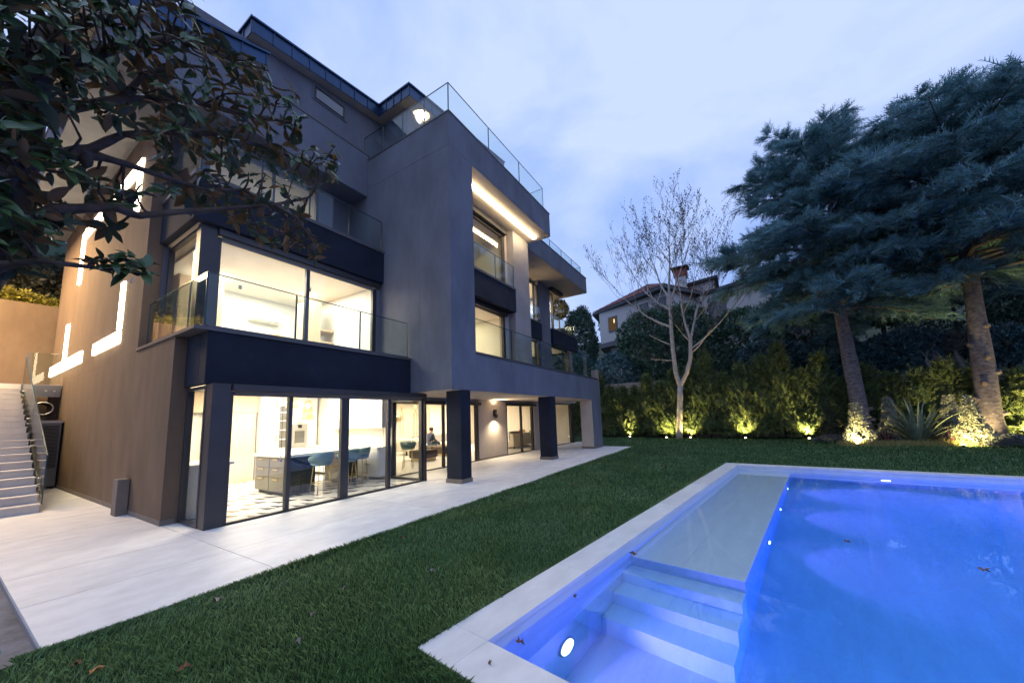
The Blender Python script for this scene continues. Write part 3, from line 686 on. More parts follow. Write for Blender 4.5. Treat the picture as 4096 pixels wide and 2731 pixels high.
def balustrade(path, z0, z1, splits, label):
    """path of corner points; splits = number of panels on every run"""
    m = MB()
    for i in range(len(path) - 1):
        p, q = path[i], path[i + 1]; dx, dy = q[0] - p[0], q[1] - p[1]; L = math.hypot(dx, dy); nx, ny = -dy / L * .03, dx / L * .03
        a = (p[0] + dx / L * .031 * (i > 0), p[1] + dy / L * .031 * (i > 0))
        m.prism([(a[0] - nx, a[1] - ny), (q[0] - nx, q[1] - ny), (q[0] + nx, q[1] + ny), (a[0] + nx, a[1] + ny)], z0 + 0.001, z0 + 0.045)
    b = m.build('balustrade', CAP, villa); b['label'] = label
    for i in range(len(path) - 1):
        p, q = path[i], path[i + 1]; n = splits[i]
        L = math.hypot(q[0] - p[0], q[1] - p[1]); g_ = 0.006 / L
        for k in range(n):
            a, c = k / n + g_, (k + 1) / n - g_
            rail_panel((p[0] + (q[0] - p[0]) * a, p[1] + (q[1] - p[1]) * a), (p[0] + (q[0] - p[0]) * c, p[1] + (q[1] - p[1]) * c), z0 + 0.046, z1, b)
    return b
balustrade([(2.40, 10.95), (2.42, 7.86), (7.0, 7.86)], 3.42, 4.42, [4, 3], 'glass balustrade of the first floor corner balcony')
balustrade([(2.53, 11.3), (2.55, 9.06), (7.0, 9.06)], 6.93, 7.90, [2, 4], 'glass balustrade of the second floor corner balcony')
balustrade([(8.12, 6.40), (18.65, 6.40), (18.65, 8.9)], 3.56, 4.60, [5, 2], 'long glass balustrade of the loggia balcony')
balustrade([(8.13, 7.34), (12.06, 7.34)], 6.84, 7.78, [3], 'glass balustrade of the second floor window')
balustrade([(7.14, 10.2), (7.14, 6.36), (13.1, 6.36), (13.1, 8.2)], 10.45, 11.42, [4, 3, 1], 'glass balustrade of the roof terrace')
balustrade([(13.6, 7.75), (20.9, 7.75), (20.9, 9.3)], 10.38, 10.95, [5, 1], 'low glass balustrade on the wing roof')
balustrade([(19.08, 9.08), (22.7, 9.08), (22.7, 11)], 6.86, 7.75, [3, 1], 'glass balustrade of the wing terrace')
balustrade([(16.0, 9.06), (17.6, 9.06)], 6.86, 7.75, [2], 'glass balustrade of the narrow wing window')

# ------------------------------------------------------------------ light strips of the villa
ls = MB(); ls.box(8.11, 13.15, 6.81, 6.95, 9.30, 9.3635); V('soffit', STUCCO_L, 8.101, 13.49, 6.29, 7.70, 9.364, 9.3795); V_ = ls.build('light_strip', LEDS, villa); V_['label'] = 'long warm light strip in the soffit'  # pale sheet added under the beam so the soffit looks lit by the strip
def led(rects):   # recessed glowing strips on the side wall (y0,y1,z0,z1)
    for y0, y1, z0, z1 in rects:
        m = MB(); m.box(XS - 0.05, XS - 0.002, y0, y1, z0, z1); o = m.build('light_strip', LEDW, villa)
        fr = MB(); fr.box(XS - 0.016, XS - 0.0005, y0 - .03, y1 + .03, z1 + 0.001, z1 + .03); fr.build('strip_frame', WHITE, o)
led([(12.45, 15.0, 3.75, 4.05), (12.45, 12.68, 4.101, 5.27), (16.49, 21.5, 3.72, 4.06), (18.95, 19.25, 4.091, 5.30), (11.9, 17.9, 8.0, 8.3), (11.95, 12.2, 6.95, 7.969), (17.95, 18.25, 6.5, 8.25)])
# ================================================================== ROOMS (shells belong to the villa)
def room(x0, x1, y0, y1, z0, z1, wallm, floorm, power, col=WARM, back=True, left=True, right=True, lights=((0.5, 0.5),), ceil=CREAM, size=None):
    t = 0.06
    if floorm: V('room_floor', floorm, x0, x1, y0, y1, z0 - t, z0)
    V('room_ceiling', ceil, x0, x1, y0, y1, z1, z1 + t)
    if back: V('room_wall', wallm, x0, x1, y1 + .001, y1 + t, z0, z1 - .001)
    if left: V('room_wall', wallm, x0 - t, x0 - .001, y0, y1, z0, z1 - .001)
    if right: V('room_wall', wallm, x1 + .001, x1 + t, y0, y1, z0, z1 - .001)
    sx, sy = size or ((x1 - x0) * 0.7, (y1 - y0) * 0.6)
    if power: area('room_light', ((x0 + x1) / 2, (y0 + y1) / 2, z1 - 0.03), sx, sy, power, col, parent=villa)
# kitchen
room(2.62, 7.38, 8.12, 13.3, 0.0, 2.72, CREAM, None, 400, (1.0, 0.90, 0.73), right=False, left=False)
V('room_wall', CREAM, 2.56, 2.619, 8.97, 13.3, 0, 2.72); V('room_wall', CREAM, 7.461, 7.52, 9.05, 13.3, 0, 2.72)
V('room_wall', STUCCO_L, 2.79, 7.38, 7.78, 7.81, 2.281, 2.419)
kf = bpy.data.objects.new('kitchen_floor', MB().box(2.6, 7.38, 7.74, 13.3, -0.06, -0.012).mesh('kitchen_floor', GROUT)); COL.objects.link(kf); kf['kind'] = 'structure'
def tile_mesh(w):
    m = MB(); h = w - 0.004; z = 0.0
    P = [(0, 0), (h * .5, 0), (h, 0), (h, h), (h * .5, h), (0, h)]
    k = 0; m.v = [(x, y, z) for x, y in P] + [(x, y, -0.012) for x, y in P]
    m.face((0, 1, 5), 1); m.face((1, 2, 3), 0); m.face((1, 3, 4, 5), 0); 
    for i in range(6): j = (i + 1) % 6; m.face((i, 6 + i, 6 + j, j), 0)
    return m.mesh('floor_tile', [TILEW, TILEG])
def tile_mesh2(w):
    m = MB(); h = w - 0.004; P = [(0, 0), (h * .5, 0), (h, 0), (h, h), (h * .5, h), (0, h)]
    m.v = [(x, y, 0) for x, y in P] + [(x, y, -0.012) for x, y in P]
    m.face((0, 1, 4, 5), 0); m.face((1, 2, 4), 1); m.face((2, 3, 4), 0)
    for i in range(6): j = (i + 1) % 6; m.face((i, 6 + i, 6 + j, j), 0)
    return m.mesh('floor_tile', [TILEW, TILEG])
TM = [tile_mesh(0.42), tile_mesh2(0.42)]
for i in range(11):
    for j in range(13):
        o = bpy.data.objects.new('floor_tile', TM[(i + j) % 2]); COL.objects.link(o); o.parent = kf; o.location = (2.66 + .42 * i, 7.78 + .42 * j, 0.001)
# island
isl = empty('kitchen_island', (4.55, 9.25, 0), 'grey kitchen island with brass handles and thick white worktop', 'kitchen island')
bx('island_body', GREYC, 4.56, 5.25, 9.26, 10.72, 0.08, 0.90, parent=isl); bx('side_panel', BLACKG, 4.60, 5.25, 9.235, 9.259, 0.0, 0.90, parent=isl)
bx('toe_kick', BLACK, 4.62, 5.2, 9.27, 10.68, 0.0, 0.079, parent=isl); bx('worktop', WHITE, 4.50, 6.75, 9.15, 10.78, 0.902, 0.965, parent=isl, bevel=.006)
bx('support_panel', BLACKG, 6.3, 6.7, 9.6, 10.6, 0, 0.901, parent=isl)
for r_, (z0, z1) in enumerate(((0.66, 0.885), (0.43, 0.645), (0.10, 0.415))):
    for c_ in range(2):
        y0 = 9.30 + c_ * 0.71
        d = bx('drawer', GREYC, 4.535, 4.559, y0, y0 + 0.69, z0, z1, parent=isl, bevel=.004)
        bx('handle', BRASS, 4.505, 4.534, y0 + .24, y0 + .48, z1 - .05, z1 - .03, parent=d)
        bx('inset', GREYC, 4.5345, 4.5349, y0 + .07, y0 + .62, z0 + .05, z1 - .07, parent=d)
# tall cupboards along the back
tc_ = empty('tall_cupboard', (5.6, 13.2, 0), 'row of tall white cupboards with built-in oven and open shelves', 'cupboard')
bx('carcass', WHITE, 5.55, 7.36, 12.95, 13.28, 0, 2.70, parent=tc_)
for x0, x1 in ((5.56, 6.08),): 
    for z0, z1 in ((0.1, 0.55), (0.56, 1.95), (1.96, 2.68)):
        d = bx('door', WHITE, x0, x1, 12.925, 12.949, z0, z1 - .01, parent=tc_, bevel=.004); bx('handle', BRASS, x1 - .07, x1 - .045, 12.90, 12.924, (z0 + z1) / 2 - .12, (z0 + z1) / 2 + .12, parent=d)
sh = MB(); sh.box(6.12, 6.42, 12.93, 12.949, 0.95, 2.3); o = sh.build('open_shelf', GREYC, tc_)
for z in (1.2, 1.5, 1.8, 2.08): bx('shelf_board', WHITE, 6.12, 6.42, 12.88, 12.9295, z, z + .03, parent=o)
ov = bx('oven', STEEL, 6.50, 7.02, 12.915, 12.949, 0.92, 1.69, parent=tc_, bevel=.006); bx('oven_door', OVENG, 6.60, 6.92, 12.905, 12.914, 1.06, 1.46, parent=ov); bx('display', BLACKG, 6.70, 6.82, 12.905, 12.914, 1.56, 1.67, parent=ov)
bx('handle', BRASS, 6.66, 6.86, 12.89, 12.914, 1.74, 1.76, parent=tc_)
# oak sliding door and pale doorway
d = empty('oak_door', (4.4, 13.2, 0), 'tall pale oak sliding panel beside the white cupboards', 'door'); bx('door_leaf', OAK, 4.25, 5.50, 13.1, 13.15, 0, 2.1, parent=d); bx('door_header', OAK, 3.4, 5.54, 13.08, 13.16, 2.11, 2.70, parent=d)
# base cabinets on the right wall
bc_ = empty('base_cabinet', (7.2, 9.3, 0), 'white base cabinets with brass handles by the kitchen wall', 'cabinet')
bx('carcass', WHITE, 6.98, 7.455, 9.05, 12.9, 0.1, 0.90, parent=bc_); bx('worktop', WHITE, 6.94, 7.455, 9.05, 12.9, 0.902, 0.94, parent=bc_)
for k, y0 in enumerate((9.07, 10.02, 10.97, 11.92)):
    for z0, z1 in ((0.12, 0.50), (0.51, 0.89)):
        d = bx('drawer', WHITE, 6.955, 6.979, y0, y0 + .92, z0, z1, parent=bc_, bevel=.004); bx('handle', BRASS, 6.93, 6.954, y0 + .35, y0 + .57, z1 - .06, z1 - .04, parent=d)
wc = empty('wall_cabinet', (7.3, 9.3, 1.5), 'white wall cabinets above the base cabinets', 'cabinet')
for k, y0 in enumerate((9.07, 10.02, 10.97)): bx('door', WHITE, 7.1, 7.455, y0, y0 + .93, 1.5, 2.5, parent=wc, bevel=.004)
ct = empty('side_counter', (3.0, 9.2, 0), 'pale counter standing just inside the kitchen corner', 'counter'); bx('counter_body', WHITE, 2.64, 3.30, 8.86, 9.9, 0, 0.92, parent=ct); bx('worktop', WHITE, 2.63, 3.36, 8.82, 9.95, 0.921, 0.975, parent=ct)
# bar stools
def bar_stool(x, y, rz, label):
    t = empty('bar_stool', (x, y, 0), label, 'bar stool', 'teal bar stools around the kitchen', rz)
    s = MB(); s.lathe((0, 0, 0), [(0.19, 0.66), (0.235, 0.69), (0.235, 0.745), (0.20, 0.765)], 18); s.build('seat', TEAL, t, local=True)
    b = MB(); n = 14; k0 = 0
    for i in range(n + 1):
        a = R(35) + R(290) * i / n; hh = 0.74 + 0.24 * math.sin(math.pi * i / n) ** 0.8
        for (r, z) in ((0.225, 0.70), (0.275, 0.74 + (hh - .74) * .5), (0.29, hh), (0.262, hh), (0.235, 0.74 + (hh - .74) * .5)):
            b.v.append((r * math.cos(a), r * math.sin(a), z))
    for i in range(n):
        for j in range(5): j2 = (j + 1) % 5; b.face((i * 5 + j, (i + 1) * 5 + j, (i + 1) * 5 + j2, i * 5 + j2), 0, True)
    b.face((4, 3, 2, 1, 0)); b.face([n * 5 + j for j in range(5)]); b.build('backrest', TEAL, t, local=True)
    for k in range(4):
        a = R(45 + 90 * k); MB().tube([(0.17 * math.cos(a), 0.17 * math.sin(a), 0.67), (0.24 * math.cos(a), 0.24 * math.sin(a), 0.0)], 0.011, 8).build('leg', BRASS, t, local=True)
    fr = MB(); fr.tube([(0.215 * math.cos(R(15 * k)), 0.215 * math.sin(R(15 * k)), 0.25) for k in range(25)], 0.009, 6, cap=False); fr.build('foot_ring', BRASS, t, local=True)
    return t
bar_stool(5.18, 8.86, R(90), 'teal bar stool facing the island, nearest the glass')
bar_stool(5.95, 8.95, R(95), 'teal bar stool partly behind the mullion, second along the island')
bar_stool(6.55, 9.3, R(120), 'teal bar stool at the far end of the island')
bar_stool(9.2, 10.3, R(40), 'pale green bar stool seen through the corner glass beside the living room')
# vase, pendants
v = MB(); v.lathe((5.55, 10.0, 0.966), [(0.05, 0), (0.12, 0.04), (0.10, 0.14), (0.04, 0.22), (0.06, 0.30)], 16); v.build('vase', glass('clear vase', (0.95, 0.95, 0.95)), label='clear glass vase standing on the white island worktop', cat='vase', loc=(5.55, 10, 0.966))
def pendant(x, y, z0, label):
    t = empty('pendant_lamp', (x, y, 2.72), label, 'pendant lamp', 'amber glass pendants over the island')
    MB().cyl((0, 0), 0.006, z0 + 0.56 - 2.72, 0, 6).build('cable', BLACK, t, local=True)
    s = MB(); zz = z0 - 2.72
    prof = [(0.155, 0), (0.12, 0.2), (0.115, 0.205), (0.135, 0.21), (0.10, 0.40), (0.08, 0.41), (0.10, 0.42), (0.05, 0.56)]
    k0 = 0; n = 18
    for r, z in prof:
        for j in range(n): a = 2 * math.pi * j / n; s.v.append((r * math.cos(a), r * math.sin(a), zz + z))
    for i in range(len(prof) - 1):
        for j in range(n): j2 = (j + 1) % n; s.face((i * n + j, i * n + j2, (i + 1) * n + j2, (i + 1) * n + j), 0, True)
    s.build('glass_shade', AMBER, t, local=True)
    b = MB(); b.lathe((0, 0, zz), [(0.02, 0.30), (0.04, 0.34), (0.04, 0.40), (0.015, 0.45)], 10); b.build('bulb', BULB, t, local=True)
pendant(5.48, 10.1, 1.80, 'amber glass pendant lamp hanging lowest over the island')
pendant(5.15, 10.3, 2.12, 'amber glass pendant lamp higher up beside the mullion')
def pull_cord(x, y, z0, lab):
    t = empty('blind_cord', (x, y, 2.2), lab, 'blind cord', 'blind cords'); MB().cyl((0, 0), 0.005, z0 - 2.2, 0, 5).build('cord', BLACK, t, local=True); MB().lathe((0, 0, z0 - 2.2), [(0.008, -.08), (0.022, -.05), (0.02, -.01), (0.006, 0.0)], 8).build('weight', STEEL, t, local=True)
pull_cord(3.74, 7.80, 1.02, 'blind cord with weight in front of the drawers'); pull_cord(6.15, 7.80, 1.05, 'blind cord with weight before the white base cabinets')

# ------------------------------------------------------------------ living room
room(7.55, 21.2, 9.15, 16.0, 0.0, 2.72, CREAM, FLOORL, 1700, (1.0, 0.84, 0.62), left=False)
for x_ in (9.2, 12.4, 16.6, 19.4): area('room_light', (x_, 9.75, 2.65), 2.6, .5, 1150, (1.0, .78, .50), rot=(R(-38), 0, 0), parent=villa)  # tilted light panels added inside the doors to brighten patio and loggia
V('room_wall', STUCCO_L, 7.5, 21.2, 9.26, 9.28, 2.33, 2.72)
sofa = empty('corner_sofa', (14.8, 14.6, 0), 'long cream corner sofa with grey back cushions in the living room', 'sofa')
bx('seat', SOFA, 12.6, 17.0, 14.0, 14.95, 0.20, 0.43, parent=sofa, bevel=.05); bx('seat', SOFA, 12.6, 13.75, 13.05, 13.999, 0.20, 0.43, parent=sofa, bevel=.05); bx('backrest', GREYF, 13.8, 17.0, 14.96, 15.2, 0.20, 0.86, parent=sofa, bevel=.05); bx('backrest', SOFA, 12.35, 12.59, 13.05, 14.95, 0.20, 0.80, parent=sofa, bevel=.05)
bx('cushion', SOFA, 12.60, 12.74, 13.2, 13.75, 0.431, 0.86, parent=sofa, bevel=.04)
for x in (12.5, 16.9): bx('leg', BLACK, x, x + .06, 14.1, 14.16, 0, .199, parent=sofa)
bx('leg', BLACK, 13.6, 13.66, 13.1, 13.16, 0, .199, parent=sofa)
def pouf(x, y, w, lab):
    t = empty('pouf', (x, y, 0), lab, 'pouf', 'dark fabric poufs by the sofa'); bx('cushion', POUFM, x, x + w, y, y + w, 0.10, 0.42, parent=t, bevel=.04); bx('base', BRASS, x + .06, x + w - .06, y + .06, y + w - .06, 0, .099, parent=t)
pouf(10.9, 11.3, .85, 'dark brown pouf with a pale foot, nearer the glass door'); pouf(12.7, 11.75, .95, 'dark brown pouf between the person and the dark column')
st = empty('side_table', (12.9, 12.85, 0), 'thin dark side table in front of the seated person', 'side table'); bx('table_top', BLACK, 12.3, 13.35, 12.6, 12.98, .46, .48, parent=st); bx('leg', BLACK, 13.1, 13.14, 12.7, 12.74, 0, .459, parent=st); bx('leg', BLACK, 12.4, 12.44, 12.7, 12.74, 0, .459, parent=st)
def hoop(x, y, z0, z1, lab):
    t = empty('hoop_pendant', (x, y, 2.72), lab, 'pendant lamp', 'tall bronze hoop pendants'); w = .10
    pth = [(-w, 0, z0 - 2.72), (-w, 0, z1 - .3 - 2.72)] + [(-w * math.cos(R(a)), 0, z1 - .3 - 2.72 + w * math.sin(R(a))) for a in range(20, 180, 20)] + [(w, 0, z1 - .3 - 2.72), (w, 0, z0 - 2.72)]
    MB().tube(pth, .022, 6).build('hoop', BRASS, t, local=True); MB().cyl((0, 0), .025, z1 - .2 - 2.72, 0, 8).build('stem', BRASS, t, local=True)
hoop(13.05, 15.1, 0.95, 2.35, 'bronze hoop pendant beside the wall lamp, nearest the glass frame'); hoop(14.0, 15.1, 0.88, 2.35, 'bronze hoop pendant above the head of the seated person'); hoop(14.95, 15.1, 0.86, 2.35, 'bronze hoop pendant closest to the dark column')
t = empty('indoor_wall_lamp', (13.3, 15.95, 1.75), 'small brass lamp glowing on the living room wall behind the hoops', 'wall lamp'); bx('shade', BRASS, 13.0, 13.75, 15.86, 15.93, 1.72, 1.94, parent=t); bx('bulb', BULB, 13.1, 13.65, 15.88, 15.91, 1.941, 1.96, parent=t)
# the seated person: one continuous body, clothes and hair as its children
def skin_obj(name, joints, edges, m, parent, root=0, lv=2):
    me = bpy.data.meshes.new(name); me.from_pydata([j[:3] for j in joints], edges, []); o = bpy.data.objects.new(name, me); COL.objects.link(o)
    sk = o.modifiers.new('skin', 'SKIN'); sk.use_smooth_shade = True
    lay = me.skin_vertices[0] if me.skin_vertices else None
    if lay is None:
        bm = bmesh.new(); bm.from_mesh(me); bm.verts.layers.skin.verify(); bm.to_mesh(me); bm.free(); lay = me.skin_vertices[0]
    for i, j in enumerate(joints): lay.data[i].radius = (j[3], j[4] if len(j) > 4 else j[3]); lay.data[i].use_root = (i == root)
    sb = o.modifiers.new('smooth', 'SUBSURF'); sb.levels = lv; sb.render_levels = lv
    me.materials.append(m); 
    return finish(o, parent)
per = empty('person', (13.45, 13.45, 0.43), 'person in a navy puffer jacket and jeans sitting sideways on the cream sofa', 'person')
J = [(0, 0, .12, .13), (0.0, 0, .30, .12), (0.03, 0, .50, .13), (0.06, 0, .60, .06), (0.085, 0, .67, .07), (0.10, 0, .76, .095), (0.095, 0, .84, .075),
     (0.03, .17, .53, .055), (0.08, .20, .30, .045), (0.32, .13, .20, .032), (0.42, .08, .20, .03),
     (0.03, -.17, .53, .055), (0.08, -.20, .30, .045), (0.32, -.13, .20, .032), (0.42, -.06, .20, .03),
     (0.06, .10, .10, .085), (0.52, .11, .10, .065), (0.56, .11, -.30, .045), (0.66, .11, -.38, .035),
     (0.06, -.10, .10, .085), (0.52, -.11, .10, .065), (0.54, -.11, -.30, .045), (0.64, -.11, -.38, .035)]
E_ = [(0, 1), (1, 2), (2, 3), (3, 4), (4, 5), (5, 6), (2, 7), (7, 8), (8, 9), (9, 10), (2, 11), (11, 12), (12, 13), (13, 14), (0, 15), (15, 16), (16, 17), (17, 18), (0, 19), (19, 20), (20, 21), (21, 22)]
skin_obj('body', J, E_, SKIN, per)
grow = lambda ids, k: [(*J[i][:3], J[i][3] * k) for i in ids]
skin_obj('jacket', grow([0, 1, 2, 7, 8, 9, 11, 12, 13], 1.32) + [(0.05, 0, .60, .085)], [(0, 1), (1, 2), (2, 3), (3, 4), (4, 5), (2, 6), (6, 7), (7, 8), (2, 9)], NAVY, per)
skin_obj('jeans', [(*J[0][:3], .135)] + grow([15, 16, 17, 19, 20, 21], 1.2), [(0, 1), (1, 2), (2, 3), (0, 4), (4, 5), (5, 6)], JEANS, per)
hm = MB(); hm.lathe((0.075, 0, .78), [(0.09, -.04), (0.112, 0.02), (0.105, .08), (0.06, .12), (0.01, .13)], 14); hm.build('hair', HAIR, per, local=True)
nm = MB(); nm.tube([(0.185, 0, .775), (0.225, 0, .745), (0.195, 0, .735)], [.012, .02, .012], 6); nm.build('nose', SKIN, per, local=True)
for s in (-1, 1):
    nm = MB(); nm.lathe((0.178, s * .035, .785), [(0.004, -.008), (0.012, 0), (0.004, .008)], 8); nm.build('eye', BLACK, per, local=True)
    sh_ = MB(); sh_.box(0.54, 0.78, s * .11 - .05, s * .11 + .05, -.43, -.34); sh_.build('shoe', BLACK, per, local=True, bevel=.02)
# hands with separate fingers
for s in (-1, 1):
    JH = [(0.40, s * .075, .20, .03, .02), (0.47, s * .06, .19, .032, .016)]; EH = [(0, 1)]
    for k in range(4):
        a = len(JH); y = s * .06 + (k - 1.5) * .019
        L_ = (.055, .07, .075, .06)[k]
        JH += [(0.49, y, .188, .009), (0.49 + L_ * .55, y, .18, .0085), (0.49 + L_, y, .16, .007)]; EH += [(1, a), (a, a + 1), (a + 1, a + 2)]
    a = len(JH); JH += [(0.44, s * .06 - s * .04, .20, .010), (0.475, s * .06 - s * .055, .195, .008)]; EH += [(0, a), (a, a + 1)]
    skin_obj('hand', JH, EH, SKIN, per, lv=1)
# second seating group and dining set seen through the other doors
s2 = empty('armchair_sofa', (16.9, 11.2, 0), 'beige sofa back with cushions seen through the middle glass door', 'sofa')
bx('backrest', SOFA, 16.6, 19.3, 10.45, 10.7, .14, .80, parent=s2, bevel=.04); bx('seat', SOFA, 16.6, 19.3, 10.701, 11.6, .14, .42, parent=s2, bevel=.04); bx('cushion', GREYF, 16.8, 17.4, 10.72, 10.92, .43, .92, parent=s2, bevel=.05); bx('leg', BLACK, 19.1, 19.15, 10.5, 10.55, 0, .139, parent=s2); bx('leg', BLACK, 16.7, 16.75, 10.5, 10.55, 0, .139, parent=s2)
dt = empty('dining_table', (20.0, 12.6, 0), 'round dining table in the far end of the living room', 'table'); MB().cyl((20.0, 12.6), .75, .71, .745, 24).build('table_top', OAK, dt); MB().cyl((20.0, 12.6), .10, 0, .709, 12).build('pedestal', BLACK, dt)
def dchair(x, y, rz, lab):
    t = empty('dining_chair', (x, y, 0), lab, 'chair', 'rust dining chairs', rz); b = MB().box(-.22, .22, -.22, .22, .42, .48); b.build('seat', REDF, t, local=True, bevel=.02); MB().box(-.22, .22, .19, .24, .481, .85).build('backrest', REDF, t, local=True, bevel=.02)
    for sx in (-1, 1):
        for sy in (-1, 1): MB().tube([(sx * .19, sy * .19, .42), (sx * .22, sy * .22, 0)], .013, 6).build('leg', BLACK, t, local=True)
for x, y, a, lab in ((19.2, 11.9, 140, 'rust dining chair nearest the middle glass door'), (20.3, 11.7, 190, 'rust dining chair facing the garden glass'), (20.9, 12.6, 270, 'rust dining chair beside the corner window'), (19.4, 13.4, 30, 'rust dining chair behind the round table')): dchair(x, y, R(a), lab)

# ------------------------------------------------------------------ upper rooms
room(3.0, 6.98, 9.30, 13.2, 3.40, 5.86, WHITE, FLOORL, 290, (1.0, 0.90, 0.74), left=False)
cl = empty('wardrobe', (3.4, 12.0, 3.40), 'pale wooden wardrobe on the edge of the first floor room', 'wardrobe'); bx('carcass', WHITE, 3.05, 4.0, 11.8, 12.6, 3.40, 5.6, parent=cl); bx('door', OAK, 3.07, 3.98, 11.77, 11.799, 3.42, 5.58, parent=cl)
acu = MB(); acu.v = []; 
ac = empty('indoor_air_conditioner', (5.1, 13.15, 5.1), 'white wall air conditioner inside the first floor room', 'air conditioner'); bx('casing', WHITE, 5.12, 6.05, 12.93, 13.18, 5.05, 5.35, parent=ac, bevel=.03); bx('air_outlet', GUNMETAL, 5.2, 5.97, 12.925, 12.94, 5.07, 5.10, parent=ac)
cu = empty('bookcase', (6.6, 12.2, 3.40), 'oak bookcase column with open shelves in the first floor room', 'bookcase'); bx('side_panel', OAK, 6.1, 6.5, 11.4, 12.2, 3.40, 5.62, parent=cu)
for z in (3.9, 4.3, 4.7): bx('shelf', OAK, 6.501, 6.96, 11.4, 12.2, z, z + .06, parent=cu)
yp = MB(); yp.lathe((5.95, 13.1, 4.45), [(0.0001, 0)], 4); hb = MB(); hb.v = [(6.0 + .42 * math.cos(R(a)), 13.12, 4.3 + .42 * math.sin(R(a))) for a in range(0, 181, 15)] + [(6.0 + .42 * math.cos(R(a)), 13.17, 4.3 + .42 * math.sin(R(a))) for a in range(0, 181, 15)]
hb.face(list(range(13))); hb.face(list(reversed(range(13, 26))))
for i in range(12): hb.face((i, 13 + i, 14 + i, i + 1))
hb.build('headboard', YELLOW, label='round yellow headboard panel on the back wall of the first floor room', cat='headboard', loc=(6.0, 13.12, 3.9))
for x, y, z, lab in ((5.9, 11.0, 5.85, 'small black ceiling spot in the first floor room near the bookcase'), (4.6, 12.4, 5.85, 'small black ceiling spot in the first floor room near the air conditioner')):
    MB().cyl((x, y), .04, z - .09, z, 10).build('ceiling_spot', BLACK, label=lab, cat='ceiling light', loc=(x, y, z))
room(3.3, 6.0, 11.1, 14.0, 6.95, 9.05, CREAM, FLOORL, 26, left=False)
cu = empty('curtain', (5.0, 11.15, 6.95), 'white pleated curtain lit from inside the second floor room', 'curtain')
cm = MB()
for i in range(61):
    x = 3.4 + 2.5 * i / 60; y = 11.2 + .03 * math.sin(i * 1.3); cm.v += [(x, y, 6.97), (x, y, 8.2)]
for i in range(60): cm.face((2 * i, 2 * i + 2, 2 * i + 3, 2 * i + 1), 0, True)
cm.build('curtain_cloth', CURTAIN, cu)
room(8.16, 12.04, 7.9, 12.0, 3.40, 5.75, CREAM, FLOORL, 150, left=True)
bs = MB(); bs.lathe((10.9, 9.6, 3.40), [(.25, 0), (.55, .25), (.60, .55), (.5, .75), (.2, .85)], 18); bs.build('round_chair', WHITE, label='rounded white chair back behind the loggia balcony glass', cat='chair', loc=(10.9, 9.6, 3.4))
room(8.16, 12.04, 7.9, 12.0, 6.88, 9.2, CREAM, FLOORL, 7, left=True)
room(15.5, 21.7, 9.35, 13.0, 3.40, 5.80, CREAM, FLOORL, 150, right=False)
room(15.5, 19.55, 9.35, 13.0, 6.88, 9.2, CREAM, FLOORL, 260, right=False)

# ================================================================== LAMPS ON THE OUTER WALLS
t = empty('terrace_wall_lamp', (8.62, 9.10, 12.4), 'bright up and down lamp on the roof terrace wall', 'wall lamp')
MB().cyl((8.62, 9.06), .045, 12.08, 12.38, 12).build('lamp_body', GUNMETAL, t); MB().cyl((8.62, 9.06), .05, 12.00, 12.079, 12).build('lens', BULB, t)
spot('lamp', (8.62, 8.98, 12.40), (8.62, 9.06, 13.4), 260, WARM, 75, .8, t); spot('lamp', (8.62, 8.98, 11.98), (8.60, 9.10, 11.2), 200, WARM, 110, .8, t)
t = empty('loggia_wall_lamp', (12.76, 8.98, 1.86), 'small bronze lamp on the loggia wall between the glass doors', 'wall lamp')
bx('back_plate', METAL, 12.70, 12.82, 8.955, 8.999, 1.74, 1.98, parent=t); bx('shade', METAL, 12.68, 12.80, 8.86, 8.954, 1.87, 2.03, parent=t); bx('shade', METAL, 12.74, 12.86, 8.86, 8.954, 1.68, 1.84, parent=t)
spot('lamp', (12.76, 8.80, 1.66), (12.76, 8.65, 0.4), 150, WARM, 150, 1.0, t); spot('lamp', (12.76, 8.86, 2.05), (12.76, 8.6, 2.45), 110, WARM, 150, 1.0, t)
t = empty('pier_uplight', (12.72, 7.2, 3.36), 'small uplight at the foot of the facade pier behind the balcony glass', 'uplight'); MB().cyl((12.72, 7.2), .05, 3.301, 3.34, 12).build('lamp_body', BULB, t); spot('lamp', (12.72, 7.2, 3.36), (12.72, 7.33, 4.6), 7, WARM, 50, .5, t)
area('stair_fill', (-0.6, 19.0, 8.6), 2.0, 4.5, 1400, (1.0, 0.70, 0.36), parent=villa)  # added light panel without a fixture, boosts the warm wash of the wall strips

# ================================================================== STAIRS AND WHAT STANDS BY THEM
stairs = empty('staircase', (1.45, 13.0, 0), 'pale stone staircase with glass side climbing beside the villa', 'staircase')
H_, T_ = 0.17, 0.335
for k in range(18):
    y0 = 12.97 + T_ * k
    s = bx('step', STEPST, -2.9, 1.45, y0, 21.9, H_ * k + .001 if k else 0.0, H_ * (k + 1) - .035, parent=stairs) if False else None
    m = MB(); m.box(-2.9, 1.44, y0 + 0.02, y0 + T_ + 0.02, H_ * k * 0.999, H_ * (k + 1) - 0.031); m.box(-2.9, 1.45, y0 - 0.015, y0 + T_ + 0.0, H_ * (k + 1) - 0.03, H_ * (k + 1))
    m.build('step', STEPST, stairs)
bx('stringer', STEPST, 1.28, 1.395, 13.3, 19.0, 0.0, 0.16, parent=stairs)
sg = MB(); sg.v = [(1.16, 13.35, 0), (1.16, 19.0, 0), (1.16, 19.0, 2.85), (-2.9, 13.35, 0), (-2.9, 19.0, 0), (-2.9, 19.0, 2.85)]
for fc in ((0, 1, 2), (3, 5, 4), (0, 2, 5, 3), (0, 3, 4, 1), (1, 4, 5, 2)): sg.face(fc)
sg.build('stair_core', STEPST, stairs)
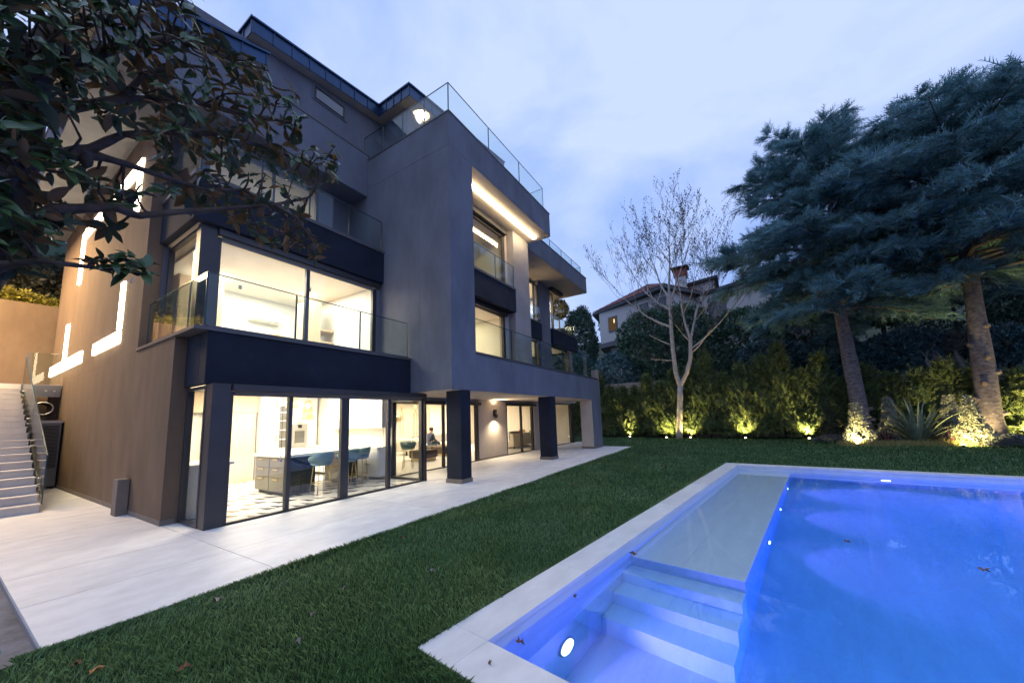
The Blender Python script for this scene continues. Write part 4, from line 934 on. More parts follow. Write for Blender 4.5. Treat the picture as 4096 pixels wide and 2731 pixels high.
bx('landing', STEPST, -2.9, XS - .02, 19.02, 22.0, 3.05, 3.23, parent=stairs); bx('landing_edge', GUNMETAL, 1.47, XS - .03, 18.98, 19.018, 2.84, 3.22, parent=stairs)
def slant_glass(y0, y1):
    z0, z1 = (y0 - 12.97) / T_ * H_, (y1 - 12.97) / T_ * H_
    m = MB(); x = 1.50
    m.v = [(x - .01, y0, z0 - .05), (x - .01, y1, z1 - .05), (x - .01, y1, z1 + 1.02), (x - .01, y0, z0 + 1.02)]; m.v += [(x + .01, b, c) for a, b, c in m.v]
    for k, fc in enumerate([(0, 1, 2, 3), (4, 7, 6, 5), (0, 4, 5, 1), (1, 5, 6, 2), (2, 6, 7, 3), (3, 7, 4, 0)]): m.face(fc, 0 if k < 2 else 1)
    o = m.build('glass_panel', [RAIL, EDGE], stairs)
    for q in (.2, .8):
        for dz in (.06, .2):
            yy = y0 + (y1 - y0) * q; zz = (yy - 12.97) / T_ * H_ + dz
            MB().tube([(1.452, yy, zz), (1.52, yy, zz)], .016, 8).build('glass_fixing', STEEL, o)
slant_glass(13.3, 16.1); slant_glass(16.12, 19.0)
m = MB(); m.box(1.50, XS - .05, 19.03, 19.05, 3.24, 4.25); o = m.build('glass_panel', [RAIL], stairs)
for xx in (1.95, 2.12):
    MB().tube([(xx, 18.94, 3.03), (xx, 18.979, 3.03)], .03, 10).build('glass_fixing', STEEL, stairs)
# outdoor unit, duct
ac = empty('outdoor_air_conditioner', (1.95, 18.2, 0), 'grey outdoor air conditioning unit tucked beside the stairs', 'air conditioner')
bx('casing', GUNMETAL, 1.62, 2.24, 18.0, 18.7, 0.08, 1.98, parent=ac, bevel=.01); bx('top_cover', STEEL, 1.60, 2.26, 17.97, 18.72, 1.981, 2.06, parent=ac); bx('grille', BLACK, 1.66, 2.20, 17.985, 17.999, .62, 1.9, parent=ac)
for k in range(30): bx('grille_slat', GUNMETAL, 1.66, 2.20, 17.975, 17.984, .64 + k * .042, .652 + k * .042, parent=ac)
for x in (1.64, 2.16): bx('foot', BLACK, x, x + .06, 18.05, 18.6, 0, .079, parent=ac)
dc = empty('ventilation_duct', (1.9, 18.7, 2.45), 'round dark ventilation duct opening below the stair landing', 'duct')
n = 20; m = MB(); m.tube([(1.9, 18.55, 2.45), (1.9, 19.4, 2.45)], [.20, .20], n, cap=False); m.tube([(1.9, 18.551, 2.45), (1.9, 19.4, 2.45)], [.175, .175], n, cap=False); m.build('duct_pipe', GUNMETAL, dc)
m = MB(); m.tube([(1.9 + .19 * math.cos(2 * math.pi * k / 24), 18.55, 2.45 + .19 * math.sin(2 * math.pi * k / 24)) for k in range(25)], .018, 6, cap=False); m.build('duct_rim', STEEL, dc); bx('duct_bracket', BLACK, 1.65, 2.2, 18.7, 18.75, 2.2, 2.23, parent=dc)
# stone post leaning on the wall, cyan pipe end
m = MB(); m.box(2.10, 2.272, 10.62, 10.92, 0.0, 0.70); m.build('stone_post', PLINTH, label='short grey stone post standing against the brown side wall', cat='post', bevel=.008)
m = MB(); m.tube([(.36, 4.90, -.06), (.365, 4.93, .03), (.36, 5.02, .05)], [.045, .048, .05], 12); m.tube([(.365, 4.93, .03), (.42, 4.96, .05)], [.05, .055], 12); m.build('pipe_elbow', PIPEB, label='cyan plastic pipe elbow lying on the bare ground', cat='pipe', loc=(.36, 4.93, 0))
# retaining wall behind the stairs with planting
rw = bx('retaining_wall', STUCCO_B, -9, 6.0, 22.2, 22.6, 0, 6.52); finish(rw, None, 'tall tan retaining wall behind the staircase', 'wall')
# ================================================================== PLANTING
rng = np.random.default_rng(7)
T_CED = [spray_template(rng, 9, .085, .65, .12, .10, .12) for _ in range(3)]
T_HED = [spray_template(rng, 7, .17, .60, .05, .12, .0) for _ in range(3)]
T_CLU = [clump_template(rng, 7) for _ in range(3)]

def multi(P, D, S, temps, roll=None, up=None):
    idx = rng.integers(0, len(temps), len(P)); out = []
    for k, (tv, tf) in enumerate(temps):
        q = idx == k
        if q.any(): out.append(scatter(P[q], D[q], S[q], tv, tf, rng, roll=roll, up=None if up is None else up[q]))
    return join(out)

# ---------------- hedge conifers
def hedge_crown(h, w, n):
    z = rng.uniform(0.03, 1, n) ** 0.9 * h
    prof = w * 0.5 * np.clip(1.0 - (z / h) ** 2.6, 0.05, 1) * (0.9 + 0.25 * np.sin(z * 3.1 + rng.uniform(0, 6)))
    a = rng.uniform(0, 2 * np.pi, n); r = prof * np.sqrt(rng.uniform(0.25, 1.0, n))
    r *= 1 + 0.22 * np.sin(a * 3 + z * 2.2)
    P = np.stack([r * np.cos(a), r * np.sin(a), z], 1)
    D = np.stack([np.cos(a) * .35, np.sin(a) * .35, rng.uniform(0.5, 1.3, n)], 1) + rng.normal(0, .38, (n, 3))
    S = rng.uniform(0.30, 0.62, n)
    # leaders
    m = 26; tz = rng.uniform(.8, 1.06, m) * h; P2 = np.stack([rng.normal(0, .12 * w, m), rng.normal(0, .12 * w, m), tz], 1); D2 = rng.normal(0, .18, (m, 3)) + [0, 0, 1]
    P = np.concatenate([P, P2]); D = np.concatenate([D, D2]); S = np.concatenate([S, rng.uniform(.3, .55, m)])
    A_ = np.arctan2(P[:, 1], P[:, 0]); UP = np.stack([np.cos(A_), np.sin(A_), np.full(len(P), .25)], 1)
    return multi(P, D, S, T_HED, .45, UP)
HV = []
for k in range(4):
    v, f = hedge_crown(4.1 + .25 * k, 1.45, 1500); HV.append((v, f))
def tree_thing(name, loc, label, cat, group=None): return empty(name, loc, label, cat, group)
hm_mesh = []
for v, f in HV:
    o = np_obj('crown', v, f, HEDGEM); hm_mesh.append(o.data); bpy.data.objects.remove(o)
trm = MB().tube([(0, 0, -.05), (0, 0, 2.6)], [.06, .03], 7).mesh('trunk', BARK_D)
HP = [(27.6, 12.6), (27.45, 9.2), (26.3, 3.6), (25.4, -0.3), (25.1, -3.0), (24.7, -5.6), (24.3, -8.2), (23.7, -11.0), (23.0, -14.0)]
seg = []; 
for i in range(len(HP) - 1):
    a, b = Vector((*HP[i], 0)), Vector((*HP[i + 1], 0)); n = max(1, round((b - a).length / 0.98))
    seg += [a.lerp(b, k / n) for k in range(n)]
used_lit = {}; LITL = ['spotlit hedge conifer showing past the loggia end pier', 'spotlit hedge conifer midway between loggia and bare tree', 'spotlit hedge conifer behind the bare tree on its villa side', 'spotlit hedge conifer behind the bare tree on its pool side', 'spotlit hedge conifer midway between bare tree and left cedar', 'spotlit hedge conifer just left of the low silvery shrub', 'spotlit hedge conifer right beside the trunk of the right cedar', 'spotlit hedge conifer out beyond the right cedar']
lit_y = [11.3, 6.75, 4.15, 2.85, -0.15, -2.95, -9.7, -11.4]
for k, p in enumerate(seg):
    hs = 0.86 if p.y > 5 else (1.0 if p.y > -4 else 0.74)
    hs *= random.Random(k * 7 + 1).uniform(.84, 1.12)
    lit = min(range(len(lit_y)), key=lambda q: abs(p.y - lit_y[q])); lit = lit if abs(p.y - lit_y[lit]) < 0.5 else None
    t = tree_thing('hedge_conifer', (p.x + random.Random(k).uniform(-.12, .12), p.y, -.05), LITL[lit] if lit is not None and not used_lit.get(lit) else ('conifer glowing yellow green next to a spotlit conifer of the hedge row' if lit is not None else 'dark green conifer between the lit ones in the hedge row'), 'conifer', 'conifers of the garden hedge')
    if lit is not None: used_lit[lit] = True
    t.rotation_euler = (0, 0, k * 2.399)
    c = bpy.data.objects.new('crown', hm_mesh[k % 4]); COL.objects.link(c); c.parent = t; c.scale = (1, 1, hs)
    c = bpy.data.objects.new('trunk', trm); COL.objects.link(c); c.parent = t

# ---------------- garden spotlights
def garden_spot(x, y, tgt, energy, label, cone=75, col=(1.0, .78, .28), white=True):
    t = empty('garden_spotlight', (x, y, -.035), label, 'spotlight', 'garden spotlights')
    MB().cyl((0, 0), .045, 0, .10, 12).build('lamp_body', BLACK, t, local=True); MB().cyl((0, 0), .05, .101, .135, 12).build('lamp_head', BULB if white else GLOBE, t, local=True)
    spot('lamp', (x, y, .14), tgt, energy * 3.8, col, min(150, cone * 1.35), 1.0, t, .04)
garden_spot(27.0, 11.3, (27.6, 11.3, 1.6), 130, 'garden spotlight behind the broad end pier of the loggia')
garden_spot(26.1, 6.75, (27.1, 6.75, 2.3), 150, 'garden spotlight left of the bare tree, nearest the villa')
garden_spot(25.0, 4.15, (26.3, 4.0, 2.3), 110, 'garden spotlight at the bare tree trunk on its villa side', 90)
garden_spot(25.0, 2.75, (26.1, 2.9, 2.3), 120, 'garden spotlight at the bare tree trunk on its pool side', 90)
garden_spot(24.4, -0.15, (25.35, -.15, 2.2), 150, 'garden spotlight in the hedge between bare tree and left cedar')
garden_spot(24.1, -2.95, (25.0, -2.9, 2.3), 190, 'garden spotlight in the hedge just left of the low grey shrub')
garden_spot(20.95, -4.16, (21.9, -4.4, .55), 170, 'garden spotlight blazing at the foot of the left variegated cone', 80, (1.0, .78, .30))
garden_spot(20.45, -7.02, (21.3, -7.6, .6), 170, 'garden spotlight blazing at the foot of the right variegated cone', 80, (1.0, .78, .30))
garden_spot(22.6, -9.9, (23.9, -9.8, 1.5), 190, 'garden spotlight behind the trunk of the right cedar', 85)
garden_spot(22.2, -11.4, (23.5, -11.4, 1.6), 150, 'garden spotlight out beyond the right cedar', 85)
garden_spot(21.9, -8.35, (23.0, -8.8, 1.7), 70, 'small garden spotlight lighting the base of the right cedar', 60, (1.0, .75, .35))

# ---------------- cedars
def cedar(base, top, H, lean, R0, h0, label, nb, seed, rt, lmax, width=1.0, bias=0.0, nstub=2):
    r_ = np.random.default_rng(seed); t = tree_thing('cedar_tree', base, label, 'cedar')
    bx_, by_, bz_ = base
    tr = [(bx_ + lean[0] * s * s, by_ + lean[1] * s, bz_ - .1 + H * s) for s in np.linspace(0, 1, 14)]
    m = MB(); m.tube(tr, [rt * (1.25 if s == 0 else 1) * (1 - .82 * s) ** 0.9 * (1 + .05 * math.sin(9 * s * 7)) for s in np.linspace(0, 1, 14)], 14)
    m.build('trunk', BARK_C, t)
    def trunk_at(z):
        s = (z - bz_) / H; return np.array([bx_ + lean[0] * s * s, by_ + lean[1] * s, z])
    limbs = MB(); P, D, S = [], [], []
    for k in range(nb):
        fz = (k + r_.uniform(0, 1)) / nb; z = h0 + (H - h0) * fz ** 0.9
        az = k * 2.399 + r_.uniform(-.35, .35); rel = (z - h0) / (H - h0)
        L = lmax * (0.78 + 0.42 * math.sin(math.pi * min(1, rel * 1.05 + .12)) ** 1.0) * r_.uniform(.75, 1.12) * (1.0 if rel < .8 else max(.5, 1 - (rel - .8) * 2.2))
        dirv = np.array([math.cos(az), math.sin(az), 0]); L *= width * (1 + bias * math.sin(az))
        st = trunk_at(z); rise = r_.uniform(.10, .30) + .35 * max(0, rel - .35); droop = r_.uniform(.18, .36) * (1.1 - .8 * rel)
        pts = [st + dirv * L * s + np.array([0, 0, L * (rise * s - droop * s * s * 1.1)]) for s in np.linspace(0, 1, 8)]
        limbs.tube([tuple(p) for p in pts], [max(.012, rt * .26 * (1 - rel * .5) * (1 - s) ** .8) for s in np.linspace(0, 1, 8)], 6)
        side = np.array([-dirv[1], dirv[0], 0])
        ntw = int(20 * L / 4 + 7)
        for q in range(ntw):
            s = r_.uniform(.16, 1.0) ** .8; p0 = st + dirv * L * s + np.array([0, 0, L * (rise * s - droop * s * s * 1.1)])
            tl = L * .36 * (1 - .5 * s) * r_.uniform(.6, 1.3); sg = 1 if q % 2 else -1
            tw = dirv * .65 + side * sg * r_.uniform(.5, 1.0) + np.array([0, 0, r_.uniform(-.18, .16) + .25 * max(0, rel - .5)])
            tw /= np.linalg.norm(tw); ns = int(7 + tl * 11)
            if q % 3 == 0: limbs.tube([tuple(p0), tuple(p0 + tw * tl * .6 + [0, 0, -.02])], [.016, .006], 4)
            for u in range(ns):
                w_ = (u + r_.uniform(0, 1)) / ns
                p = p0 + tw * tl * w_ + np.array([0, 0, -.20 * tl * w_ * w_]) + r_.normal(0, .05, 3)
                d = tw * .9 + r_.normal(0, .26, 3) + np.array([0, 0, .16 - .42 * (r_.uniform() < .3)])
                P.append(p); D.append(d); S.append(r_.uniform(.36, .68))
    # upright tips on the top of the crown
    limbs.build('limbs', BARK_C, t)
    P, D, S = np.array(P), np.array(D), np.array(S)
    v, f = multi(P, D, S, T_CED, .5)
    np_obj('crown', v, f, CEDARM, t)
    # knots and cut branch stubs on the bare trunk
    for q in range(nstub):
        z = bz_ + 1.0 + q * .62 + r_.uniform(-.15, .15); a = R(195) + r_.uniform(-1.5, 1.5); c = trunk_at(z); rr = rt * (1 - .82 * (z - bz_) / H) ** .9
        dv = np.array([math.cos(a), math.sin(a), .15]); mm = MB(); mm.tube([tuple(c + dv * rr * .8), tuple(c + dv * (rr + .10))], [.11, .085], 9); mm.tube([tuple(c + dv * (rr + .1001)), tuple(c + dv * (rr + .112))], [.075, .07], 9, mi=1); mm.build('branch_stub', [BARK_C, CUTW], t)
    return t, len(f)
c1, n1 = cedar((23.4, -4.98, -.04), None, 15.8, (0.3, .62), 0, 5.9, 'tall blue green cedar on the pool lawn beside the bare tree', 84, 3, .355, 4.0, 1.0, -.02)
c2, n2 = cedar((23.1, -8.77, -.04), None, 14.6, (0.4, -.6), 0, 6.8, 'tall blue green cedar with cut branch stubs, farther from the villa', 84, 5, .385, 4.7, 1.0, -.05, 7)

# ---------------- bare tree
def bare_tree():
    r_ = random.Random(5); t = tree_thing('bare_tree', (25.3, 3.44, -.04), 'leafless pale barked tree with twin stems in front of the hedge', 'tree')
    tr = MB(); twig = MB(); buds = MB()
    fork = (25.3, 3.12, 3.3)
    tr.tube([(25.3, 3.45, -.1), (25.3, 3.40, .4), (25.3, 3.28, 1.6), (25.3, 3.16, 2.7), fork], [.22, .185, .17, .17, .16], 12); tr.build('trunk', BARK_B, t)
    lm = MB()
    def grow(p, d, L, rad, depth):
        p = Vector(p); d = Vector(d).normalized(); n = 5; pts = [p.copy()]; rads = [rad]; 
        for i in range(n):
            d = (d + Vector((r_.gauss(0, .09), r_.gauss(0, .09), r_.gauss(.05, .05)))).normalized(); p = p + d * (L / n); pts.append(p.copy()); rads.append(max(.006, rad * (1 - .55 * (i + 1) / n)))
        (lm if rad > .022 else twig).tube(pts, rads, 8 if rad > .05 else (5 if rad > .02 else 3), cap=False)
        if depth == 0 or rad < .0045:
            for q in pts[2:]:
                if r_.random() < .45:
                    b = q + Vector((r_.gauss(0, .05), r_.gauss(0, .05), r_.gauss(.03, .04))); s = r_.uniform(.022, .042); k = len(buds.v)
                    buds.v += [tuple(b + Vector(c) * s) for c in ((0, 0, 1.7), (1, 0, 0), (-.5, .87, 0), (-.5, -.87, 0), (0, 0, -1.2))]
                    for fc in ((0, 1, 2), (0, 2, 3), (0, 3, 1), (4, 2, 1), (4, 3, 2), (4, 1, 3)): buds.face([k + i for i in fc])
            return
        nk = r_.choice((2, 3, 3)) if depth > 1 else 3
        for k in range(nk):
            i = r_.randint(2, n); a = r_.uniform(0, 6.28)
            o = Vector((math.cos(a), math.sin(a), 0)); nd = (d * r_.uniform(.7, 1.1) + o * r_.uniform(.45, .8) + Vector((0, 0, .25))).normalized()
            grow(pts[i], nd, L * r_.uniform(.55, .78), rads[i] * r_.uniform(.5, .72), depth - 1)
        grow(pts[-1], d, L * .72, rads[-1] * .95, depth - 1)
    # stems as they stand
    def stem(path, rads):
        lm.tube(path, rads, 9, cap=False)
    stem([fork, (25.3, 3.3, 4.2), (25.3, 3.35, 5.6), (25.3, 3.35, 6.9), (25.3, 3.3, 8.6), (25.3, 3.25, 10)], [.15, .14, .125, .115, .095, .075])
    stem([fork, (25.25, 2.65, 4.1), (25.2, 2.35, 5.0), (25.2, 2.25, 6.2)], [.14, .125, .12, .11])
    grow((25.3, 3.25, 10), (0, -.05, 1), 2.5, .08, 5); grow((25.3, 3.3, 8.4), (.1, .8, .75), 2.8, .08, 5); grow((25.3, 3.3, 8.8), (-.2, -.4, .9), 2.7, .07, 5); grow((25.3, 3.3, 7.2), (0, .9, .55), 2.9, .08, 5); grow((25.3, 3.32, 9.3), (.2, .6, .9), 2.9, .07, 5)
    grow((25.3, 3.35, 6.0), (.1, .9, .5), 1.7, .045, 3); grow((25.3, 3.35, 5.0), (-.1, .8, .15), 1.5, .035, 2)
    grow((25.2, 2.25, 6.2), (0, .12, 1), 2.9, .09, 5); grow((25.2, 2.25, 6.2), (.15, -.2, 1), 3.0, .09, 5); grow((25.2, 2.3, 5.6), (0, -.85, .7), 2.9, .065, 4); grow((25.2, 2.35, 5.3), (-.2, -.85, .6), 1.9, .05, 3); grow((25.2, 2.25, 6.1), (-.2, .5, .7), 1.6, .04, 3)
    lm.build('limbs', BARK_B, t); twig.build('twigs', BARK_D, t); buds.build('buds', BUDM, t)
bare_tree()

# ---------------- bushes
def blob_bush(name, c, rx, ry, rz, n, m, label, cat='bush', size=(.25, .45), group=None, trunk=True, lumps=6, seed=1):
    r_ = np.random.default_rng(seed); t = tree_thing(name, (c[0], c[1], c[2] - rz), label, cat, group)
    L = r_.normal(0, 1, (lumps, 3)); L /= np.linalg.norm(L, axis=1, keepdims=True)
    d = r_.normal(0, 1, (n, 3)); d /= np.linalg.norm(d, axis=1, keepdims=True)
    k = 0.80 + .28 * np.clip((d @ L.T).max(1), 0, 1) ** 3
    rad = k * r_.uniform(.62, 1.0, n) ** .5
    P = d * rad[:, None] * [rx, ry, rz] + np.array(c)
    D = d + r_.normal(0, .5, (n, 3)) + [0, 0, .15]
    v, f = multi(P, D, r_.uniform(size[0], size[1], n), T_CLU, .7)
    np_obj('crown', v, f, m, t)
    if trunk: MB().tube([(c[0], c[1], c[2] - rz * 1.3), (c[0], c[1], c[2])], [.14, .07], 7).build('trunk', BARK_D, t)
    return t
blob_bush('laurel_bush', (31.5, 4.7, 7.2), 3.3, 3.8, 3.6, 4200, LAUREL, 'huge rounded laurel bush in front of the neighbouring house', seed=2)
blob_bush('laurel_bush', (30.0, 8.6, 4.9), 1.9, 2.3, 2.3, 1500, BLUEF, 'blue green bush between the villa and the huge laurel', seed=3)
blob_bush('garden_bush', (29.5, 12.2, 5.4), 2.0, 1.9, 2.2, 1200, BLUEF, 'blue green bush right behind the loggia end of the villa', seed=4)
blob_bush('dark_evergreen', (32.5, 12.4, 8.4), 1.7, 1.55, 4.0, 2600, DARKF, 'tall dark evergreen tree rising behind the corner of the villa', 'tree', seed=5, lumps=14)
blob_bush('garden_bush', (29.3, 1.6, 4.6), 1.8, 2.0, 2.2, 1300, DARKF, 'loose dark bush behind the twin stems of the bare tree', seed=6)
blob_bush('garden_bush', (29.5, -2.2, 4.6), 2.0, 2.4, 1.9, 1600, BLUEF, 'dark blue green bush under the lowest cedar branch', seed=7)
blob_bush('garden_bush', (28.4, -5.2, 4.4), 1.6, 1.9, 1.5, 1400, BLUEF, 'clipped blue green bush on the bank left of the cedar trunk', seed=8)
blob_bush('garden_bush', (28.0, -8.0, 4.5), 1.4, 1.7, 1.25, 1300, BLUEF, 'clipped rounded bush on the bank between the two cedar trunks', seed=9)
blob_bush('garden_bush', (32.6, -0.9, 7.6), 2.2, 2.6, 2.3, 1500, LAUREL, 'leafy green bush by the balcony of the neighbouring house', seed=10)
blob_bush('broadleaf_tree', (31.5, -8.3, 8.6), 1.6, 2.0, 2.2, 1300, LAUREL, 'broadleaf tree on the bank behind the left cedar trunk', 'tree', seed=11)
blob_bush('dark_evergreen', (34.5, -12.5, 9.0), 2.6, 3.4, 4.4, 3000, DARKF, 'broad dark evergreen between the cedar trunks far back', 'tree', seed=12, lumps=14)
blob_bush('dark_evergreen', (32.0, -15.5, 9.5), 2.8, 3.4, 5.4, 3200, DARKF, 'broad dark evergreen beyond the right cedar far back', 'tree', seed=13, lumps=14)
blob_bush('dark_evergreen', (36.5, -5.5, 9.5), 2.2, 2.8, 3.6, 2200, DARKF, 'dark evergreen behind the left cedar far back', 'tree', seed=14, lumps=12)
blob_bush('garden_bush', (27.5, -11.5, 4.3), 1.1, 1.5, 1.0, 800, BLUEF, 'small blue green bush on the bank behind the right cedar', seed=15)
blob_bush('roadside_tree', (44, 11, 12.2), 2.4, 3.2, 2.2, 1500, DARKF, 'dark tree showing above the roof of the neighbouring house', 'tree', seed=16)
# bare little tree with a crooked trunk on the bank
t = tree_thing('small_tree', (27.6, -9.95, 3.1), 'small grey tree with flat twiggy crown on the bank', 'tree')
MB().tube([(27.6, -10.05, 2.9), (27.6, -9.9, 3.6), (27.6, -9.75, 4.4)], [.13, .11, .09], 8).build('trunk', BARK_B, t)
tw = MB(); r_ = random.Random(3)
for k in range(170):
    a = r_.uniform(0, 6.28); L = r_.uniform(.5, 1.6); p = Vector((27.6, -9.75, 4.3)); q = p + Vector((math.cos(a) * L * .7, math.sin(a) * L, r_.uniform(.1, .9))); e2 = q + Vector((r_.gauss(0, .25), r_.gauss(0, .3), r_.uniform(-.15, .2)))
    tw.tube([p, q, e2], [.015, .01, .004], 3, cap=False)
tw.build('twigs', BARK_B, t, kind='stuff')
P = rng.normal(0, 1, (700, 3)) * [.55, .8, .25] + [27.6, -9.8, 4.9]; v, f = multi(P, rng.normal(0, 1, (700, 3)), rng.uniform(.12, .22, 700), T_CLU, .6); np_obj('crown', v, f, SILVERB, t)
t = tree_thing('bare_shrub', (27.0, -8.85, 3.0), 'leafless shrub of upright pale stems beside the small grey tree', 'shrub'); m = MB()
for k in range(14): m.tube([(27, -8.85 + k * .01, 2.9), (27 + r_.gauss(0, .15), -8.85 + r_.uniform(-.35, .45), 3.8), (27 + r_.gauss(0, .25), -8.85 + r_.uniform(-.5, .9), 4.7 + r_.uniform(-.3, .2))], [.025, .02, .008], 4, cap=False)
m.build('stems', BARK_B, t)
# balcony topiary
t = tree_thing('potted_topiary', (21.6, 9.7, 6.86), 'round brown topiary ball in a pot on the wing terrace', 'potted plant')
n = 900; d = rng.normal(0, 1, (n, 3)); d /= np.linalg.norm(d, axis=1, keepdims=True); P = d * rng.uniform(.5, .66, n)[:, None] + [21.6, 9.7, 8.75]; v, f = multi(P, d + rng.normal(0, .4, (n, 3)), rng.uniform(.12, .2, n), T_CLU, .5); np_obj('crown', v, f, STRAW, t)
MB().tube([(21.6, 9.7, 7.3), (21.6, 9.7, 8.4)], [.06, .05], 8).build('trunk', BARK_B, t); MB().lathe((21.6, 9.7, 6.86), [(.22, 0), (.34, .5), (.36, .52), (.30, .53)], 16).build('pot', WALLP, t)
# ---------------- border plants in front of the hedge
def cone_shrub(x, y, h, r, label, n=900):
    t = tree_thing('variegated_shrub', (x, y, -.04), label, 'shrub', 'variegated cone shrubs')
    z = rng.uniform(0, 1, n) ** 1.2; prof = np.where(z < .2, .85 + .15 * z / .2, np.where(z < .45, 1 - .5 * (z - .2) / .25, .5 - .34 * (z - .45) / .55)); a = rng.uniform(0, 6.283, n); rr = r * prof * np.sqrt(rng.uniform(.55, 1, n))
    P = np.stack([x + rr * np.cos(a), y + rr * np.sin(a), z * h], 1); D = np.stack([np.cos(a), np.sin(a), rng.uniform(-.1, .7, n)], 1)
    v, f = multi(P, D, rng.uniform(.10, .17, n), T_CLU, .6); np_obj('crown', v, f, VARIEG, t); MB().cyl((x, y), .03, -.03, h * .7, 6).build('trunk', BARK_D, t)
cone_shrub(21.8, -4.42, 1.75, .55, 'variegated cone shrub lit by a blazing spotlight at the left cedar')
cone_shrub(23.2, -5.85, 1.95, .55, 'variegated cone shrub standing left of the big strap leaved plant')
cone_shrub(23.2, -7.75, 1.95, .6, 'variegated cone shrub right of the big strap leaved plant, farther back')
cone_shrub(21.6, -7.75, 1.85, .58, 'variegated cone shrub with a bright spotlight at the right cedar')
def strap_plant(name, x, y, n, L, w, m, label, cat, up=(.5, 1.3), seed=1, group=None):
    r_ = random.Random(seed); t = tree_thing(name, (x, y, -.04), label, cat, group); big = []
    for k in range(n):
        a = r_.uniform(0, 6.283); ln = L * r_.uniform(.65, 1.1); e0 = r_.uniform(*up); mb = MB(); S = 7; px = Vector((x + .12 * math.cos(a), y + .12 * math.sin(a), 0)); el = e0; ww = w * r_.uniform(.8, 1.1)
        side = Vector((-math.sin(a), math.cos(a), 0)); rows = []
        for s in range(S + 1):
            u = s / S; hw = ww * .5 * (min(1, .45 + u * 2)) * (1 - u ** 3 * .98)
            nrm = Vector((-math.sin(el) * math.cos(a), -math.sin(el) * math.sin(a), math.cos(el)))
            rows.append((px + side * hw + nrm * hw * .35, px, px - side * hw + nrm * hw * .35)); d = Vector((math.cos(el) * math.cos(a), math.cos(el) * math.sin(a), math.sin(el))); px = px + d * ln / S; el -= (1.25 - e0 * .7) * .22 * (.4 + u * 1.4)
        for rw in rows: mb.v += [tuple(q) for q in rw]
        for s in range(S):
            for c in range(2): i = s * 3 + c; mb.face((i, i + 1, i + 4, i + 3), 0, True)
        mb.build('leaf', m, t)
strap_plant('flax_plant', 21.9, -6.28, 64, 2.0, .10, PHORM, 'large spiky plant with striped strap leaves between the cedars', 'plant', (.45, 1.5), 3)
strap_plant('purple_cordyline', 22.4, -5.45, 30, .85, .055, CORDY, 'dark purple spiky plant left of the striped strap leaved plant', 'plant', (.05, 1.4), 4, 'purple spiky plants')
strap_plant('purple_cordyline', 21.7, -7.1, 34, .95, .055, CORDY, 'reddish purple spiky plant next to the bright right spotlight', 'plant', (.05, 1.4), 5, 'purple spiky plants')
def low_shrub(x, y, rx, ry, h, m, label, n=500, seed=3):
    t = tree_thing('low_shrub', (x, y, -.04), label, 'shrub', 'low border shrubs'); a = rng.uniform(0, 6.283, n); q = np.sqrt(rng.uniform(0, 1, n)); P = np.stack([x + rx * q * np.cos(a), y + ry * q * np.sin(a), h * (1 - q ** 2 * .8) * rng.uniform(.4, 1, n)], 1)
    v, f = multi(P, rng.normal(0, .5, (n, 3)) + [0, 0, .6], rng.uniform(.09, .16, n), T_CLU, .6); np_obj('foliage', v, f, m, t)
low_shrub(23.0, -3.7, .5, .75, .30, SILVERB, 'low silvery shrub at the left end of the planted border'); low_shrub(20.9, -8.6, .6, .9, .42, SILVERB, 'low grey shrub in front of the right cedar trunk', 700); low_shrub(24.2, -3.9, .5, .5, 1.7, IVYM, 'brownish shrub in the hedge left of the left cedar trunk', 700); low_shrub(20.3, -10.2, .7, 1.1, .5, LAUREL, 'low green shrub at the edge beyond the right cedar', 600)
# border grass
n = 5200; yy = rng.uniform(-8.2, -3.6, n); xx = 21.3 - .10 * (yy + 5.5) + rng.normal(0, .25, n); tv = np.array([(0, -.5, 0), (0, .5, 0), (1, 0, 0)], float) * [1, .06, 1]; v, f = scatter(np.stack([xx, yy, np.full(n, -.03)], 1), rng.normal(0, .45, (n, 3)) + [0, 0, 1], rng.uniform(.12, .3, n), tv, np.array([(0, 1, 2)]), rng, roll=1.0)
np_obj('border_grass', v, f, STRAW, kind='stuff')

# ---------------- hillside, garden walls and the neighbouring house
def hill():
    xs = np.linspace(26.8, 75, 40); ys = np.linspace(-45, 60, 60); V, F = [], []
    for i, x in enumerate(xs):
        for y in ys:
            u = (x - 26.8)
            z = -.2 + 3.2 * min(1, u / 1.2) * 1 + max(0, u - 1.2) * .30 if True else 0
            z = min(z, 3.0 + (u) * .33) + .25 * math.sin(y * .6 + x * .4) + .15 * math.sin(y * 1.7)
            if i == 0: z = -.3
            V.append((x, y, z))
    n = len(ys)
    for i in range(len(xs) - 1):
        for j in range(n - 1): F.append((i * n + j, (i + 1) * n + j, (i + 1) * n + j + 1, i * n + j + 1))
    np_obj('hillside', V, F, HILLM, smooth=True, kind='structure')
hill()
gw = MB(); gw.prism([(27.9, 15), (28.2, 15), (28.2, 4.5), (27.9, 4.5)], -.1, 4.0); gw.build('garden_wall', WALLP, label='plastered garden wall behind the hedge left of the bare tree', cat='wall', loc=(28, 10, 0))
gw = MB(); gw.prism([(27.0, 4.4), (27.3, 4.4), (26.2, -14), (25.9, -14)], -.1, 3.1); gw.build('garden_wall', WALLP, label='plastered garden wall behind the hedge under the bank', cat='wall', loc=(26.6, -4, 0))
r_ = random.Random(8)
